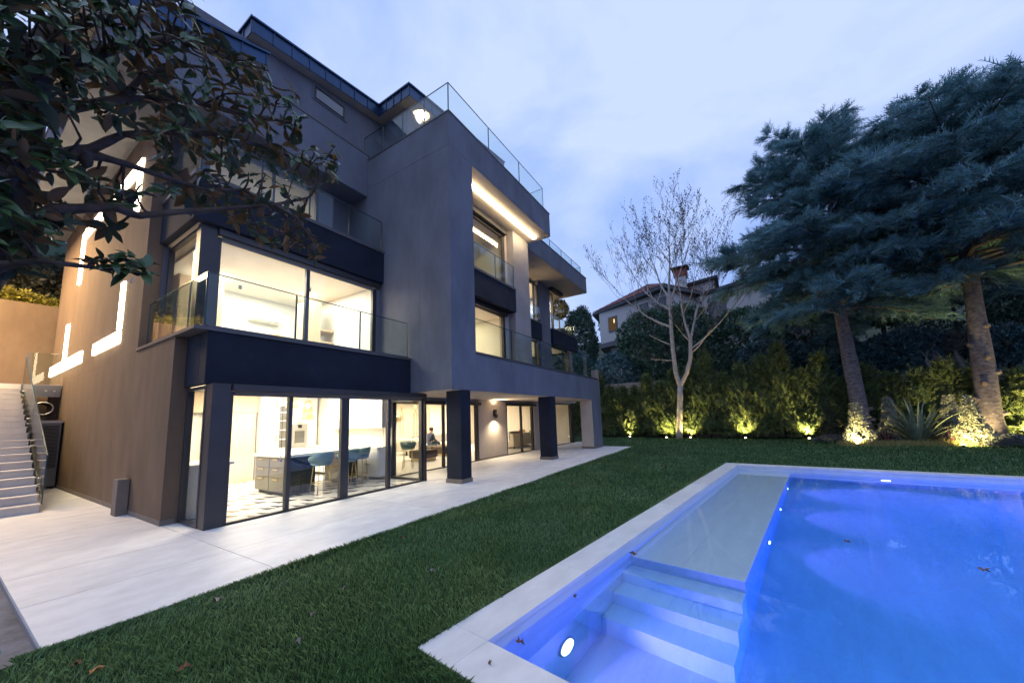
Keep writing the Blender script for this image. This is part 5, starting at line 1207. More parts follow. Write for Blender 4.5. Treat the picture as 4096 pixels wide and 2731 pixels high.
def rocks():
    for k in range(26):
        y = -6.6 - r_.uniform(0, 3.4); x = 27.5 + r_.uniform(0, 1.4); s = r_.uniform(.12, .3); m = MB(); bm = bmesh.new(); bmesh.ops.create_icosphere(bm, subdivisions=1, radius=1)
        for vv in bm.verts: vv.co = Vector((vv.co.x * s * r_.uniform(.8, 1.3), vv.co.y * s * r_.uniform(1, 1.6), vv.co.z * s * r_.uniform(.5, .8)))
        me = bpy.data.meshes.new('rock'); bm.to_mesh(me); bm.free(); me.materials.append(ROCK); o = bpy.data.objects.new('rock', me); COL.objects.link(o); o.location = (x, y, 3.1 + .33 * (x - 27.5) + .1)
        finish(o, None, 'grey rock on the garden bank between the cedar trunks', 'rock', 'rocks on the garden bank')
rocks()
for (x, y, z, lab) in ((30.6, -5.9, 7.0, 'white globe garden lamp left of the left cedar trunk'), (30.6, -8.6, 7.1, 'white globe garden lamp right of the left cedar trunk')):
    t = empty('globe_lamp', (x, y, z - .9), lab, 'garden lamp', 'white globe lamps'); MB().lathe((0, 0, .9), [(.02, -.17), (.12, -.12), (.17, 0), (.12, .12), (.02, .17)], 14).build('globe', GLOBE, t, local=True); MB().cyl((0, 0), .03, -.6, .74, 8).build('post', BLACK, t, local=True)

LEDBULB = emis('house bulb', (1.0, .75, .4), 1.6)
house = empty('neighbour_house', (36.5, 8, 6), 'pale neighbouring house with red tile roof up behind the hedge', 'house')
def HBX(name, m, poly, z0, z1, **k): return MB().prism(poly, z0, z1).build(name, m, house, **k)
A_, B_, C_, D_ = Vector((38.2, 12.3)), Vector((34.7, 4.55)), Vector((38.4, 2.75)), Vector((36.9, -1.2))
def wallpoly(p, q, th=.3):
    d = (q - p).normalized(); nn = Vector((-d.y, d.x)) * -th; 
    return [tuple(p), tuple(q), tuple(q - nn), tuple(p - nn)]
# walls as solid blocks
far = Vector((47, 0))
HBX('wall', HOUSEW, [tuple(A_), tuple(B_), tuple(C_), (46, 3.0), (46, 14)], 9.35, 12.9)
HBX('wall', HOUSEW, [(38.4, 2.75), (36.9, -1.2), (36.0, -6), (46, -6), (46, 2.9)], 9.35, 12.7)
HBX('wall_band', HOUSEB, [(38.1, 12.36), (34.58, 4.5), (38.4, 2.6), (46.1, 2.9), (46.1, 14)], 8.85, 9.349); HBX('wall_band', HOUSEB, [(38.3, 2.6), (36.6, -1.25), (35.7, -6), (46, -6), (46, 2.5)], 8.75, 9.349)
HBX('wall', HOUSEW, [(38.7, 11.4), (35.6, 4.5), (38.6, 3.0), (46, 3.0), (46, 13)], 4.5, 8.849); HBX('wall', HOUSEW, [(38.6, 2.4), (37.4, -1), (36.6, -6), (46, -6), (46, 2.4)], 4.5, 8.749)
# roof with eaves
def hip_roof(poly, z0, apex, name='roof'):
    m = MB(); n = len(poly)
    m.prism(poly, z0 - .28, z0); rf_ = m.build('eave', GUTTER, house)
    return rf_
ev = [(38.6, 13.2), (33.7, 4.75), (38.3, 2.0), (46.5, 2.2), (46.5, 14.2)]
e1 = hip_roof(ev, 13.1, None); ev2 = [(37.9, 2.0), (36.2, -1.4), (35.3, -6.5), (46.5, -6.5), (46.5, 2.0)]; e2 = hip_roof(ev2, 12.95, None)
def roof_face(a, b, c, d, nrow, ncol, name, parent):
    """tiled slope: eave a-b, top d-c"""
    a, b, c, d = map(Vector, (a, b, c, d)); tv = []; V, F = [], []
    for i in range(nrow):
        for j in range(ncol):
            u0, u1, v0, v1 = j / ncol, (j + .92) / ncol, i / nrow, (i + 1.15) / nrow
            def pt(u, v, h): return a.lerp(b, u).lerp(d.lerp(c, u), v) + Vector((0, 0, h))
            k = len(V); um = (u0 + u1) / 2
            V += [pt(u0, v0, .05), pt(um, v0, .14), pt(u1, v0, .05), pt(u0, v1, .01), pt(um, v1, .09), pt(u1, v1, .01)]
            F += [(k, k + 1, k + 4, k + 3), (k + 1, k + 2, k + 5, k + 4)]
    o = np_obj('roof_tiles', V, F, TERRAC, parent, smooth=False); o['kind'] = 'stuff'
roof_h = MB(); roof_h.v = [(38.6, 13.2, 13.101), (33.7, 4.75, 13.101), (38.3, 2.0, 13.101), (46.5, 2.2, 13.101), (46.5, 14.2, 13.101), (41.5, 7.6, 16.0), (46.4, 8.2, 16.0)]
for fc in ((0, 5, 1), (1, 5, 2), (2, 5, 6, 3), (0, 4, 6, 5)): roof_h.face(fc)
rh = roof_h.build('roof', TERRAC, house)
roof_face((38.6, 13.2, 13.1), (33.7, 4.75, 13.1), (41.4, 7.6, 16.0), (41.6, 7.7, 16.0), 9, 40, 'roof_tiles', house); roof_face((33.7, 4.75, 13.1), (38.3, 2.0, 13.1), (41.5, 7.6, 16), (41.4, 7.6, 16), 9, 18, 'roof_tiles', house)
roof_face((36.2, -1.4, 12.96), (35.3, -6.5, 12.96), (41, -5, 15), (41, -1, 15), 8, 24, 'roof_tiles', house)
# chimney with brick head, attic block
ch = HBX('chimney', HOUSEW, [(38.2, 4.3), (38.2, 3.3), (39.2, 3.3), (39.2, 4.3)], 13.2, 15.1); MB().prism([(38.1, 4.4), (38.1, 3.2), (39.3, 3.2), (39.3, 4.4)], 15.101, 15.75).build('chimney_head', BRICKR, ch); MB().prism([(37.9, 4.6), (37.9, 3.0), (39.5, 3.0), (39.5, 4.6)], 15.96, 16.05).build('chimney_cap', GUTTER, ch)
for a_ in (3.25, 3.75, 4.25): MB().box(38.12, 38.3, a_ - .06, a_ + .06, 15.751, 15.96).build('chimney_post', BRICKR, ch)
HBX('wall', HOUSEW, [(40.0, 3.6), (39.2, 0.9), (45, 0.9), (45, 3.6)], 13.0, 14.4); o = HBX('eave', GUTTER, [(39.6, 4.0), (38.7, 0.6), (45, 0.6), (45, 4.0)], 14.401, 14.65)
# windows of the house
def hwin(p, q, u0, u1, z0, z1, lit, label=None):
    p, q = Vector((*p, 0)), Vector((*q, 0)); d = (q - p).normalized(); nn = Vector((d.y, -d.x, 0))
    if nn.x > 0: nn = -nn
    def slab(name, a, b, za, zb, o0, o1, m, par):
        P0, P1 = p + d * a, p + d * b; mb = MB(); mb.v = [tuple(P0 + nn * o0 + Vector((0, 0, za))), tuple(P1 + nn * o0 + Vector((0, 0, za))), tuple(P1 + nn * o1 + Vector((0, 0, za))), tuple(P0 + nn * o1 + Vector((0, 0, za)))]; mb.v += [(x, y, zb) for x, y, _ in mb.v]
        for fc in [(0, 3, 2, 1), (4, 5, 6, 7), (0, 1, 5, 4), (1, 2, 6, 5), (2, 3, 7, 6), (3, 0, 4, 7)]: mb.face(fc)
        return mb.build(name, m, par)
    w_ = slab('window', u0, u1, z0, z1, .003, .06, HOUSEB, house); slab('pane', u0 + .15, u1 - .15, z0 + .15, z1 - .12, .061, .075, WINDIN if lit else OVENG, w_)
    if label: w_['label'] = label
    if lit: slab('bulb', u1 - .4, u1 - .3, z1 - .75, z1 - .35, .076, .10, LEDBULB, w_)
hwin(A_, B_, 1.25, 2.45, 10.35, 12.0, True, 'small window glowing warm'); hwin(A_, B_, 5.3, 6.3, 10.2, 12.3, False); hwin(A_, B_, 7.2, 8.2, 10.2, 12.3, False); hwin((37.4, -1), (36.6, -6), .6, 2.2, 6.6, 8.3, False); hwin((38.4, 2.75), (36.9, -1.2), 1.2, 2.8, 9.9, 12.2, False)

# ---------------- bank above the stair wall
b = MB(); b.prism([(-12, 22.601), (6, 22.601), (6, 34), (-12, 34)], 0, lambda x, y: 6.4 + .25 * (y - 22.6)); b.build('bank', HILLM, kind='structure')
n = 2600; xx = rng.uniform(-8, 5.9, n); yy = rng.uniform(22.65, 23.3, n); v, f = multi(np.stack([xx, yy, 6.42 + rng.uniform(0, .62, n) + .12 * np.sin(xx * 2.1)], 1), rng.normal(0, .5, (n, 3)) + [0, -.2, .8], rng.uniform(.16, .3, n), T_CLU, .6)
t = tree_thing('privet_hedge', (0, 22.9, 6.4), 'low golden green hedge along the top of the tan wall', 'hedge'); np_obj('foliage', v, f, GOLDM, t)
n = 5200; xx = rng.uniform(-9, 5.9, n); zz = rng.uniform(6.7, 10.2, n); v, f = multi(np.stack([xx, 24.0 + .3 * (zz - 6.7) + rng.normal(0, .25, n), zz + .2 * np.sin(xx * 1.3)], 1), rng.normal(0, .5, (n, 3)) + [0, -.8, -.1], rng.uniform(.25, .42, n), T_CLU, .5)
t = tree_thing('ivy_hedge', (0, 24.3, 6.6), 'tall dark ivy covered hedge on the bank behind the tan wall', 'hedge'); np_obj('foliage', v, f, IVYM, t)
b = MB(); b.prism([(-9, 24.4), (5.9, 24.4), (5.9, 25.4), (-9, 25.4)], 6.3, 9.9); b.build('hedge_core', DARKF, t)

# ---------------- magnolia near the camera
def magnolia():
    BR={
    'trunk' : [(-0.21, 3.28, 1.41), (-0.11, 3.23, 1.96), (0.01, 3.14, 2.29), (0.07, 3.07, 2.56), (0.1, 3.02, 2.85), (0.11, 2.97, 3.19), (0.12, 2.9, 3.51), (0.21, 2.89, 3.79)] ,
    'a' : [(0.1, 3.06, 2.41), (0.13, 2.94, 2.46), (0.23, 2.87, 2.5), (0.38, 2.9, 2.53), (0.61, 2.95, 2.58)] ,
    'b' : [(0.1, 2.96, 2.85), (0.14, 2.92, 2.96), (0.25, 2.95, 3.12), (0.36, 2.98, 3.24), (0.47, 2.99, 3.41), (0.69, 3.05, 3.62)] ,
    'c' : [(0.11, 3.03, 2.68), (0.26, 2.92, 2.8), (0.45, 2.91, 2.91), (0.56, 2.94, 2.92), (0.74, 2.96, 3.04), (0.97, 2.99, 3.19), (1.3, 2.99, 3.39), (1.56, 3.0, 3.59)] ,
    'd' : [(0.27, 2.94, 3.12), (0.4, 2.99, 3.22), (0.52, 3.01, 3.25), (0.7, 3.02, 3.27), (0.9, 3.06, 3.32), (1.11, 3.04, 3.43), (1.53, 3.04, 3.33)] ,
    'e' : [(0.12, 2.9, 3.43), (0.24, 2.89, 3.61), (0.39, 2.84, 3.83), (0.62, 2.83, 4.11), (0.9, 2.88, 4.27), (1.19, 2.97, 4.37)] ,
    'f' : [(0.18, 2.89, 3.7), (0.31, 2.87, 3.96), (0.48, 2.89, 4.22), (0.67, 2.87, 4.5)] ,
    'g' : [(0.11, 2.98, 3.17), (0.24, 2.97, 3.39), (0.45, 2.98, 3.62), (0.74, 3.0, 3.87), (1.08, 3.03, 4.03), (1.44, 3.0, 4.21)] ,
    'h' : [(0.69, 3.05, 3.62), (0.9, 3.08, 3.77), (1.2, 3.09, 3.89), (1.53, 3.09, 3.96), (1.82, 3.06, 4.06)] ,
    'i' : [(0.12, 3.01, 2.88), (0.01, 2.99, 3.04), (-0.06, 3.07, 3.33)] ,
    'j' : [(1.3, 2.99, 3.39), (1.47, 2.99, 3.36), (1.65, 3.04, 3.22)] ,
    'k' : [(0.45, 2.98, 3.62), (0.52, 2.94, 3.83), (0.7, 2.97, 4.08), (0.88, 2.96, 4.2)] ,
    }
    TIPS= [(0.17, 2.66, 3.71), (0.08, 2.51, 3.56), (0.61, 2.82, 3.94), (0.06, 2.82, 3.53), (1.47, 3.32, 3.57), (0.15, 2.63, 3.35), (0.56, 2.87, 4.12), (1.39, 3.1, 4.22), (0.69, 2.69, 3.64), (-0.01, 2.56, 3.52), (0.54, 2.97, 3.84), (0.16, 2.59, 3.19), (0.76, 2.76, 4.05), (0.95, 2.67, 4.08), (0.02, 2.52, 3.28), (0.16, 2.84, 3.25), (-0.01, 2.8, 3.34), (0.46, 2.9, 4.13), (1.15, 2.97, 4.32), (0.4, 2.61, 3.73), (0.01, 2.61, 3.4), (0.54, 2.98, 4.04), (0.02, 2.84, 3.2), (1.59, 3.18, 3.51), (0.16, 2.65, 3.49), (1.04, 3.37, 3.41), (0.48, 2.6, 4.01), (1.28, 3.11, 3.8), (1.6, 2.78, 3.8), (0.13, 2.48, 3.69), (0.06, 3.08, 2.67), (0.23, 3.1, 3.08), (1.47, 2.94, 3.52), (0.53, 2.68, 4.25), (0.72, 2.84, 4.34), (1.12, 2.95, 3.91), (0.59, 2.66, 3.64), (0.25, 2.5, 3.48), (1.58, 3.39, 3.74), (0.2, 2.81, 2.65), (0.14, 2.85, 3.18), (0.91, 3.21, 3.53), (0.64, 2.64, 3.72), (0.08, 2.97, 3.34), (0.31, 2.8, 3.61), (1.19, 3.25, 3.87), (1.54, 3.06, 3.78), (0.44, 2.99, 3.66), (0.26, 2.65, 3.3), (1.0, 3.05, 3.66), (1.55, 2.78, 3.88), (0.74, 2.88, 4.02), (0.23, 2.91, 3.74), (0.2, 2.66, 3.43), (0.28, 2.84, 3.92), (0.64, 2.75, 3.5), (1.52, 3.04, 4.03), (0.77, 2.63, 3.92), (0.93, 3.04, 3.43), (0.31, 2.69, 3.91), (1.27, 3.12, 3.16), (1.36, 3.02, 3.86), (0.04, 2.74, 2.73), (1.21, 3.16, 3.25), (1.04, 3.11, 3.32), (1.74, 3.47, 3.4), (0.99, 2.69, 3.93), (0.13, 2.92, 3.61), (0.11, 2.87, 2.66), (0.59, 2.52, 3.88), (0.37, 3.07, 3.71), (1.03, 3.03, 4.18), (0.4, 2.87, 3.45), (1.25, 3.11, 3.56), (0.08, 2.77, 3.39), (0.85, 3.2, 3.66), (1.52, 3.48, 3.47), (0.21, 2.79, 3.92), (0.39, 2.61, 3.95), (-0.04, 2.67, 3.62), (0.65, 3.11, 3.85), (0.13, 2.92, 2.81), (0.13, 2.91, 2.98), (0.29, 2.78, 3.48), (0.65, 2.99, 3.56), (0.38, 2.73, 3.74), (-0.02, 2.7, 3.17), (0.34, 2.6, 3.88), (1.03, 3.08, 4.11), (0.25, 2.4, 3.71), (0.17, 3.15, 2.76), (1.76, 3.29, 3.9), (0.86, 2.91, 4.28), (0.11, 2.74, 3.83), (0.07, 2.94, 3.0), (-0.03, 2.7, 3.39), (1.36, 3.0, 3.6), (0.08, 2.45, 3.37), (0.25, 2.76, 3.0), (0.07, 3.05, 3.29), (1.33, 3.17, 4.01), (0.38, 2.85, 3.01), (0.2, 3.15, 2.93), (0.35, 2.67, 3.78), (0.43, 2.91, 2.92), (0.05, 2.87, 2.86), (1.45, 3.02, 3.89), (0.59, 2.58, 4.11), (0.87, 2.72, 4.09), (0.75, 2.78, 3.85), (1.52, 3.21, 3.33), (0.08, 2.62, 3.03), (0.13, 2.86, 3.33), (0.12, 2.54, 3.22), (0.76, 2.85, 3.67), (0.91, 3.09, 4.08), (0.12, 2.71, 3.03), (0.16, 2.86, 3.72), (1.2, 3.25, 3.37), (1.09, 3.12, 3.64), (0.28, 2.93, 2.69), (1.33, 2.79, 4.29), (0.2, 2.93, 3.49), (0.92, 3.35, 3.45), (0.06, 2.7, 3.63), (0.97, 2.98, 3.73), (0.09, 3.01, 2.89), (0.9, 2.97, 3.86), (0.03, 2.59, 3.18), (0.87, 2.76, 3.96), (1.5, 3.05, 4.22), (0.05, 2.69, 3.72), (1.8, 3.25, 3.35), (1.65, 3.55, 3.38), (-0.04, 2.6, 3.43), (1.29, 2.79, 4.14), (1.28, 3.12, 3.32), (0.87, 3.34, 3.35), (0.65, 3.2, 3.75), (1.14, 2.75, 4.02), (0.58, 2.49, 4.18), (0.47, 2.89, 3.82), (0.08, 2.7, 2.68), (0.87, 2.64, 4.14), (0.69, 3.04, 3.47), (0.36, 3.3, 2.96), (0.99, 3.04, 3.86), (0.37, 2.47, 3.96), (0.67, 2.85, 4.08), (0.41, 2.85, 3.66), (1.01, 3.27, 3.69), (1.24, 3.02, 3.62), (0.13, 2.68, 2.94), (0.02, 2.74, 2.99), (0.1, 2.62, 2.93), (0.33, 2.62, 3.55), (0.18, 2.43, 3.47), (0.85, 3.07, 3.67), (0.16, 2.93, 2.58), (1.23, 2.94, 3.97), (1.1, 2.98, 4.04), (1.16, 2.99, 3.36), (0.21, 2.63, 3.21), (0.13, 3.15, 2.97), (0.4, 2.41, 3.89), (0.61, 3.03, 3.99), (0.69, 2.97, 3.18), (0.12, 2.57, 3.57), (1.55, 3.0, 3.93), (0.33, 2.81, 3.79), (0.98, 2.66, 4.18), (0.53, 2.58, 4.06), (1.6, 3.44, 3.56), (0.83, 2.76, 4.27), (0.22, 3.24, 2.88), (1.61, 3.13, 3.37), (0.35, 2.7, 4.1), (1.12, 3.24, 3.88), (0.97, 3.21, 3.86), (0.53, 2.9, 3.04), (0.03, 2.56, 2.98), (0.77, 3.29, 3.44), (0.04, 3.12, 3.01), (0.05, 2.56, 3.45), (0.05, 3.11, 2.74), (0.54, 2.58, 3.83), (0.06, 2.73, 3.03), (0.36, 3.07, 3.11), (0.25, 2.7, 3.52), (1.22, 3.46, 3.38), (0.25, 2.85, 3.49), (1.0, 2.83, 3.73), (0.16, 2.89, 2.92), (1.13, 3.4, 3.61), (1.22, 2.79, 4.17), (0.73, 2.73, 4.19), (0.78, 3.08, 3.31), (0.31, 3.25, 2.98), (0.4, 3.34, 3.05), (0.22, 2.48, 3.69), (0.95, 3.36, 3.35), (0.27, 3.16, 2.82), (0.97, 2.77, 3.77), (0.49, 3.19, 3.12), (0.52, 3.15, 3.07), (0.87, 2.92, 3.56), (0.66, 3.13, 3.47), (0.7, 3.02, 3.81), (1.43, 3.08, 3.78), (0.22, 2.76, 3.81), (0.02, 2.83, 2.82), (1.35, 3.24, 3.53), (0.33, 2.79, 3.42), (1.63, 2.73, 4.0), (0.2, 2.35, 3.66), (0.78, 2.7, 3.88), (0.82, 2.91, 4.31), (0.5, 2.95, 3.7), (0.22, 2.8, 3.02), (0.09, 2.88, 3.37), (0.0, 2.43, 3.37), (1.2, 3.36, 3.57), (1.12, 2.7, 4.12), (0.23, 2.56, 3.57), (0.17, 2.82, 3.09), (1.58, 2.95, 4.08), (0.05, 3.14, 2.82), (0.14, 2.85, 2.72), (0.61, 2.83, 4.19), (0.03, 3.01, 3.04), (0.33, 2.7, 3.86), (0.91, 3.06, 3.33), (0.34, 3.28, 3.21), (1.46, 3.15, 4.12), (0.74, 3.31, 3.51), (1.78, 3.0, 3.88), (0.09, 3.02, 2.63), (1.7, 3.13, 3.15), (0.5, 2.93, 3.49), (0.1, 2.6, 3.1), (1.0, 2.98, 4.25), (1.25, 3.22, 3.95), (1.05, 2.59, 4.12), (0.57, 3.0, 3.76), (1.75, 2.89, 4.02), (0.55, 2.76, 3.37), (0.14, 2.82, 3.86), (0.03, 2.82, 3.4), (0.0, 2.39, 3.46), (0.73, 2.82, 3.51), (1.41, 2.93, 4.21), (0.12, 2.94, 2.63), (1.08, 2.89, 3.49), (0.77, 3.12, 3.84), (0.18, 2.88, 2.61), (1.23, 3.13, 4.17), (0.13, 3.21, 2.65), (1.64, 3.09, 3.91), (0.23, 2.96, 2.86), (1.36, 3.14, 3.16), (0.0, 2.58, 2.96), (0.1, 3.13, 3.04), (0.02, 2.37, 3.39), (0.17, 3.24, 2.99), (1.14, 2.89, 4.16), (0.04, 2.75, 2.5), (0.05, 2.99, 3.09), (0.26, 3.35, 2.79), (0.21, 2.72, 3.05), (0.29, 2.94, 2.77), (0.38, 2.97, 2.97), (0.46, 2.68, 3.87), (0.38, 2.97, 3.45), (0.41, 2.94, 2.58), (0.42, 2.8, 2.57), (0.46, 2.81, 2.57), (0.52, 2.82, 2.62), (0.57, 2.91, 2.62), (0.59, 2.83, 2.58), (0.5, 2.85, 2.57), (0.18, 3.01, 2.47), (0.21, 2.9, 2.54), (0.15, 3.24, 2.86), (0.21, 2.89, 2.72), (0.48, 3.11, 2.87)]
    t = tree_thing('magnolia_tree', (-0.25, 3.36, -.035), 'magnolia tree with large glossy leaves overhanging the villa', 'tree')
    tr = MB(); tr.tube([(-0.36, 3.40, -.1), (-0.34, 3.38, .5)] + BR['trunk'], [.19, .16, .13, .12, .115, .11, .10, .09, .08, .06], 12); tr.build('trunk', BARK_M, t)
    lm = MB(); nodes = []
    R0 = dict(a=.022, b=.042, c=.03, d=.025, e=.035, f=.03, g=.035, h=.025, i=.05, j=.016, k=.02)
    for k, L in BR.items():
        P = [Vector(p) for p in L]
        Q = []
        for i in range(len(P) - 1):
            for s in range(4): Q.append(P[i].lerp(P[i + 1], s / 4))
        Q.append(P[-1])
        if k != 'trunk':
            r0 = R0[k]; lm.tube(Q, [max(.007, r0 * (1 - .72 * i / len(Q))) * (1 + .08 * math.sin(i * 1.9)) for i in range(len(Q))], 8)
        nodes += [(q, k) for q in Q]
    lm.build('limbs', BARK_M, t)
    # leaf: pointed oval, arched and slightly folded
    def leaf_mesh(bend, fold):
        m = MB(); S = 6
        for i in range(S + 1):
            u = i / S; hw = .21 * (math.sin(math.pi * u ** .85) ** .8 if 0 < u < 1 else .02); z = -bend * u * u; m.v += [(u, hw, z + fold * hw), (u, 0, z), (u, -hw, z + fold * hw)]
        for i in range(S):
            for c in range(2): k = i * 3 + c; m.face((k, k + 1, k + 4, k + 3), 0, True)
        return m
    LM = [leaf_mesh(b_, f_) for b_, f_ in ((.12, .35), (.28, .2), (.02, .5), (.4, .3))]
    LME = [m.mesh('leaf', MAGL) for m in LM]
    r_ = random.Random(12); tw = MB(); leaves = []
    tips = [Vector(p) for p in TIPS]
    for p in tips:
        q = min(nodes, key=lambda nk: (nk[0] - p).length + (0.15 if nk[1] == 'trunk' else 0))[0]
        d = p - q; L = d.length
        mid = q + d * .5 + Vector((r_.gauss(0, .05), r_.gauss(0, .05), r_.gauss(-.03, .05))) * min(1, L * 2)
        tw.tube([q, q.lerp(mid, .6) + Vector((0, 0, -.01)), mid, mid.lerp(p, .5) + Vector((0, 0, .012)), p], [.008, .007, .006, .005, .004], 5, cap=False)
        ax = (d.normalized() * .5 + Vector((r_.gauss(0, .3), r_.gauss(0, .3), .55))).normalized() if L > .02 else Vector((0, 0, 1))
        n = r_.randint(5, 9); base = r_.uniform(0, 6.28); a1 = ax.orthogonal().normalized(); a2 = ax.cross(a1)
        for k in range(n):
            an = base + k * 2.399; out = a1 * math.cos(an) + a2 * math.sin(an); el = r_.uniform(-.35, .75)
            dirv = (out * math.cos(el) + ax * math.sin(el)).normalized(); dirv = (dirv + Vector((0, 0, -.12))).normalized()
            sz = r_.uniform(.05, .125); o_ = p - ax * r_.uniform(0, .045)
            nrm = (ax * .8 + out * -.2 + Vector((r_.gauss(0, .3), r_.gauss(0, .3), r_.gauss(.25, .3)))); y = nrm.cross(dirv)
            if y.length < 1e-4: continue
            y.normalize(); z = dirv.cross(y)
            M = Matrix(((dirv.x * sz, y.x * sz, z.x * sz, o_.x), (dirv.y * sz, y.y * sz, z.y * sz, o_.y), (dirv.z * sz, y.z * sz, z.z * sz, o_.z), (0, 0, 0, 1)))
            leaves.append((sz, M, r_.randint(0, 3)))
    tw.build('twigs', BARK_M, t)
    leaves.sort(key=lambda q: -q[0]); off = Matrix.Translation(-Vector(t.location))
    for sz, M, k in leaves[:300]:
        o = bpy.data.objects.new('leaf', LME[k]); COL.objects.link(o); o.parent = t; o.matrix_local = off @ M
    vs, fs = [], []; kk = 0
    for sz, M, k in leaves[300:]:
        m = LM[k]; A = np.array(M); v = np.array(m.v) @ A[:3, :3].T + A[:3, 3]; vs.append(v); fs.append(np.array(m.f) + kk); kk += len(v)
    o = np_obj('leaves', np.concatenate(vs), np.concatenate(fs), MAGL, t, smooth=True); o['kind'] = 'stuff'
    for px in ((0.34, 2.93, 3.13), (0.52, 2.94, 3.02), (1.60, 3.05, 3.30), (1.62, 3.0, 3.15)):
        m = MB(); m.lathe(px, [(.008, -.04), (.024, -.02), (.028, .01), (.016, .04), (.003, .05)], 10); m.build('seed_cone', BARK_D, t)
    rb = MB(); pts = [(0.42, 2.90, 2.54), (.46, 2.9, 2.56), (.50, 2.91, 2.545), (.53, 2.92, 2.56), (.55, 2.93, 2.50), (.56, 2.93, 2.53)]
    for i, q in enumerate(pts): rb.v += [(q[0], q[1], q[2] + .008), (q[0] + .004, q[1] - .004, q[2] - .01)]
    for i in range(len(pts) - 1): rb.face((2 * i, 2 * i + 2, 2 * i + 3, 2 * i + 1), 0, True)
    rb.build('ribbon', CURTAIN, label='scrap of pale ribbon tied round the lowest magnolia twig', cat='ribbon', loc=(.5, 2.9, 2.54))
magnolia()

# ---------------- grass blades
def grass():
    n = 470000; r_ = np.random.default_rng(21)
    rad = np.exp(r_.uniform(np.log(1.3), np.log(31), n)); az = r_.uniform(R(31.3 - 78), R(31.3 + 78), n)
    x, y = rad * np.cos(az), rad * np.sin(az)
    s = (x - PA[0]) * PUX[0] + (y - PA[1]) * PUX[1]; t = -((x - PA[0]) * PUY[0] + (y - PA[1]) * PUY[1])
    ok = ~((s > -.01) & (s < PL + .01) & (t > -.01) & (t < PWD))
    edge = 4.775 + .03 * np.sin(x * 7) * np.sin(x * 2.3)
    ok &= (y < edge) | (x > 18.98)
    ok &= ~((x < 22.2) & (y > 8.6)); ok &= (x < 28 - 0 * y) & (y < 13); ok &= x < (26.6 - .12 * np.clip(4 - y, 0, 30))
    ok &= (y < 4.3 + .2 * np.sin(x * 5)) | (x > .45)
    x, y, rad = x[ok], y[ok], rad[ok]; n = len(x)
    # longer blades hanging over the edges of the patio and the pool coping
    ne = 9000; xe = np.exp(r_.uniform(np.log(.5), np.log(19), ne)); ye = 4.79 - np.abs(r_.normal(0, .03, ne)); keep = xe > .5
    nc = 7000; q_ = r_.uniform(0, 1, nc) ** 1.6; sd_ = r_.uniform(0, 1, nc); off = -.006 - np.abs(r_.normal(0, .03, nc))
    se = np.where(sd_ < .7, q_ * PL, off); te = np.where(sd_ < .7, off, q_ * 4)
    xc, yc = PA[0] + se * PUX[0] - te * PUY[0], PA[1] + se * PUX[1] - te * PUY[1]
    x, y = np.concatenate([x, xe[keep], xc]), np.concatenate([y, ye[keep], yc]); rad = np.concatenate([rad, np.hypot(xe, ye)[keep], np.hypot(xc, yc)]); n = len(x)
    # patchy height and colour direction
    patch = np.sin(x * 1.7 + np.sin(y * 1.3) * 2) * np.sin(y * 2.1 + np.sin(x * .9))
    h = (0.042 + .012 * patch + np.clip(rad, 0, 20) * .0008) * r_.uniform(.55, 1.35, n)
    wd = np.clip(.0018 + .0009 * rad, .0026, .026)
    a = r_.uniform(0, 2 * np.pi, n) * .7 + patch; lean = r_.uniform(.1, 1.0, n) * h
    sx, sy = -np.sin(a) * wd, np.cos(a) * wd; z0 = np.full(n, -.034)
    tipx, tipy = x + np.cos(a) * lean, y + np.sin(a) * lean; mx, my = x + np.cos(a) * lean * .35, y + np.sin(a) * lean * .35
    V = np.stack([np.stack([x - sx * .5, y - sy * .5, z0], 1), np.stack([x + sx * .5, y + sy * .5, z0], 1), np.stack([mx + sx * .4, my + sy * .4, z0 + h * .62], 1), np.stack([tipx, tipy, z0 + h], 1)], 1).reshape(-1, 3)
    F = np.arange(n * 4).reshape(n, 4)
    np_obj('grass', V, F, GRASSM, kind='stuff')
grass()
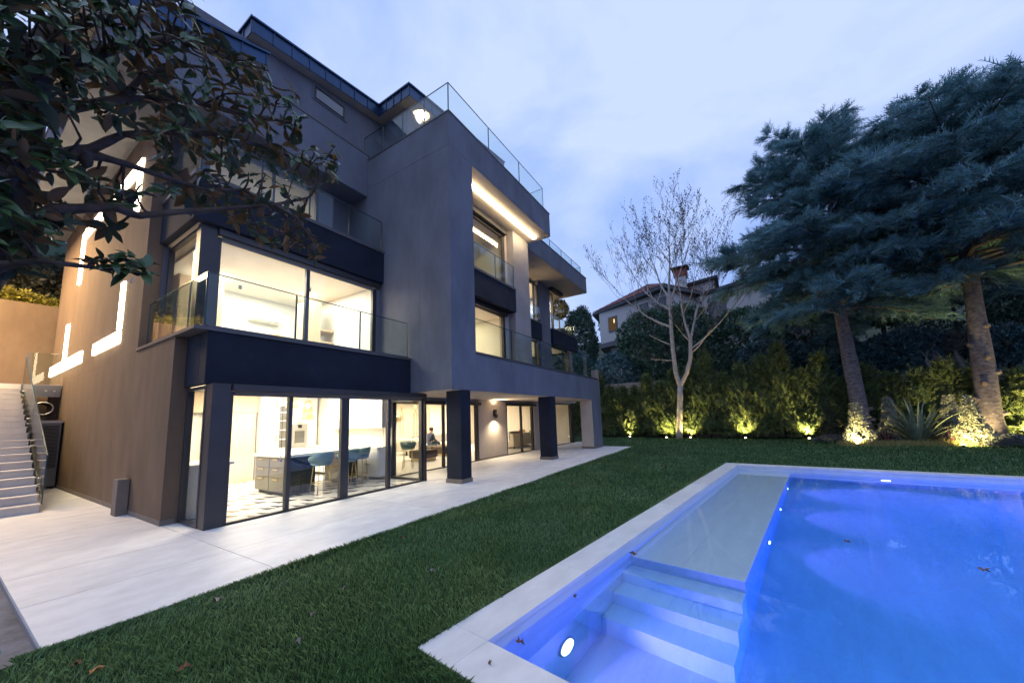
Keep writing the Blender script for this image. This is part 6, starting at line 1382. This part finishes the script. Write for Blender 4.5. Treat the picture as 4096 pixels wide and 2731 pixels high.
# fallen leaves
def dead_leaf(x, y, z, s, rz, m, label):
    r_ = random.Random(int(x * 1000)); pts = []
    for k in range(15):
        a = 2 * math.pi * k / 15; rr = s * (.5 if k % 3 else 1.0) * r_.uniform(.85, 1.1) * (1.3 if k == 0 else 1); pts.append((rr * math.cos(a), rr * .8 * math.sin(a), .015 * math.sin(3 * a) + .012))
    mb = MB(); mb.v = [(0, 0, .004)] + pts
    for k in range(15): mb.face((0, 1 + k, 1 + (k + 1) % 15), 0, True)
    o = mb.build('fallen_leaf', m, label=label, cat='leaf', group='fallen leaves'); o.location = (x, y, z); o.rotation_euler = (r_.uniform(-.2, .2), r_.uniform(-.2, .2), rz)
LEAVES = [(.76, 3.97, .012, .055, .4, DEADT, 'tan lobed leaf lying on the grass near the corner of the lawn'),
    (.725, 4.21, .012, .045, 1.4, DEADL, 'reddish brown leaf on the grass just behind the tan lobed leaf'),
    (1.09, 3.45, .012, .05, 2.2, DEADL, 'curled red brown leaf alone in the middle of the near grass'),
    (1.625, 4.44, .012, .055, 2.9, DEADP, 'pale mauve leaf on the grass close to the patio edge'),
    (1.64, 3.03, .010, .035, .9, DEADP, 'pale leaf low in the near grass toward the pool corner'),
    (1.92, 3.34, .010, .035, 1.9, DEADP, 'thin pale leaf standing in the grass between patio and pool corner'),
    (2.34, 3.54, .010, .03, .2, DEADP, 'small whitish leaf in the grass farther along the lawn'),
    (3.08, 3.05, .010, .04, 1.0, DEADP, 'pale leaf in the grass beside the second coping slab'),
    (3.72, 4.26, .010, .04, 2.4, DEADL, 'brown leaf in the grass close to the first dark column'),
    (8.27, 3.53, .010, .06, .6, DEADL, 'dark brown leaf in the middle of the far lawn'),
    (11.9, 2.13, .010, .06, 1.6, DEADL, 'brown leaf in the lawn near the far pool corner'),
    (2.656, 1.671, -.137, .05, 1.1, DEADL, 'dark curled leaf floating by the near pool corner'),
    (4.91, 1.33, -.137, .06, 2.0, DEADL, 'red brown leaf floating where the shelf meets the steps'),
    (3.54, 1.565, -.137, .03, .3, DEADL, 'tiny dark leaf floating along the pool wall above the steps'),
    (6.06, -2.07, -.137, .065, 2.7, DEADL, 'orange brown leaf floating out on the deep water'),
    (6.56, -1.06, -.137, .05, .5, DEADL, 'dark leaf floating on the deep water toward the shelf'),
    (2.144, 1.60, .004, .018, .5, DEADL, 'tiny dark leaf scrap on the near corner coping')]
for a in LEAVES: dead_leaf(*a)
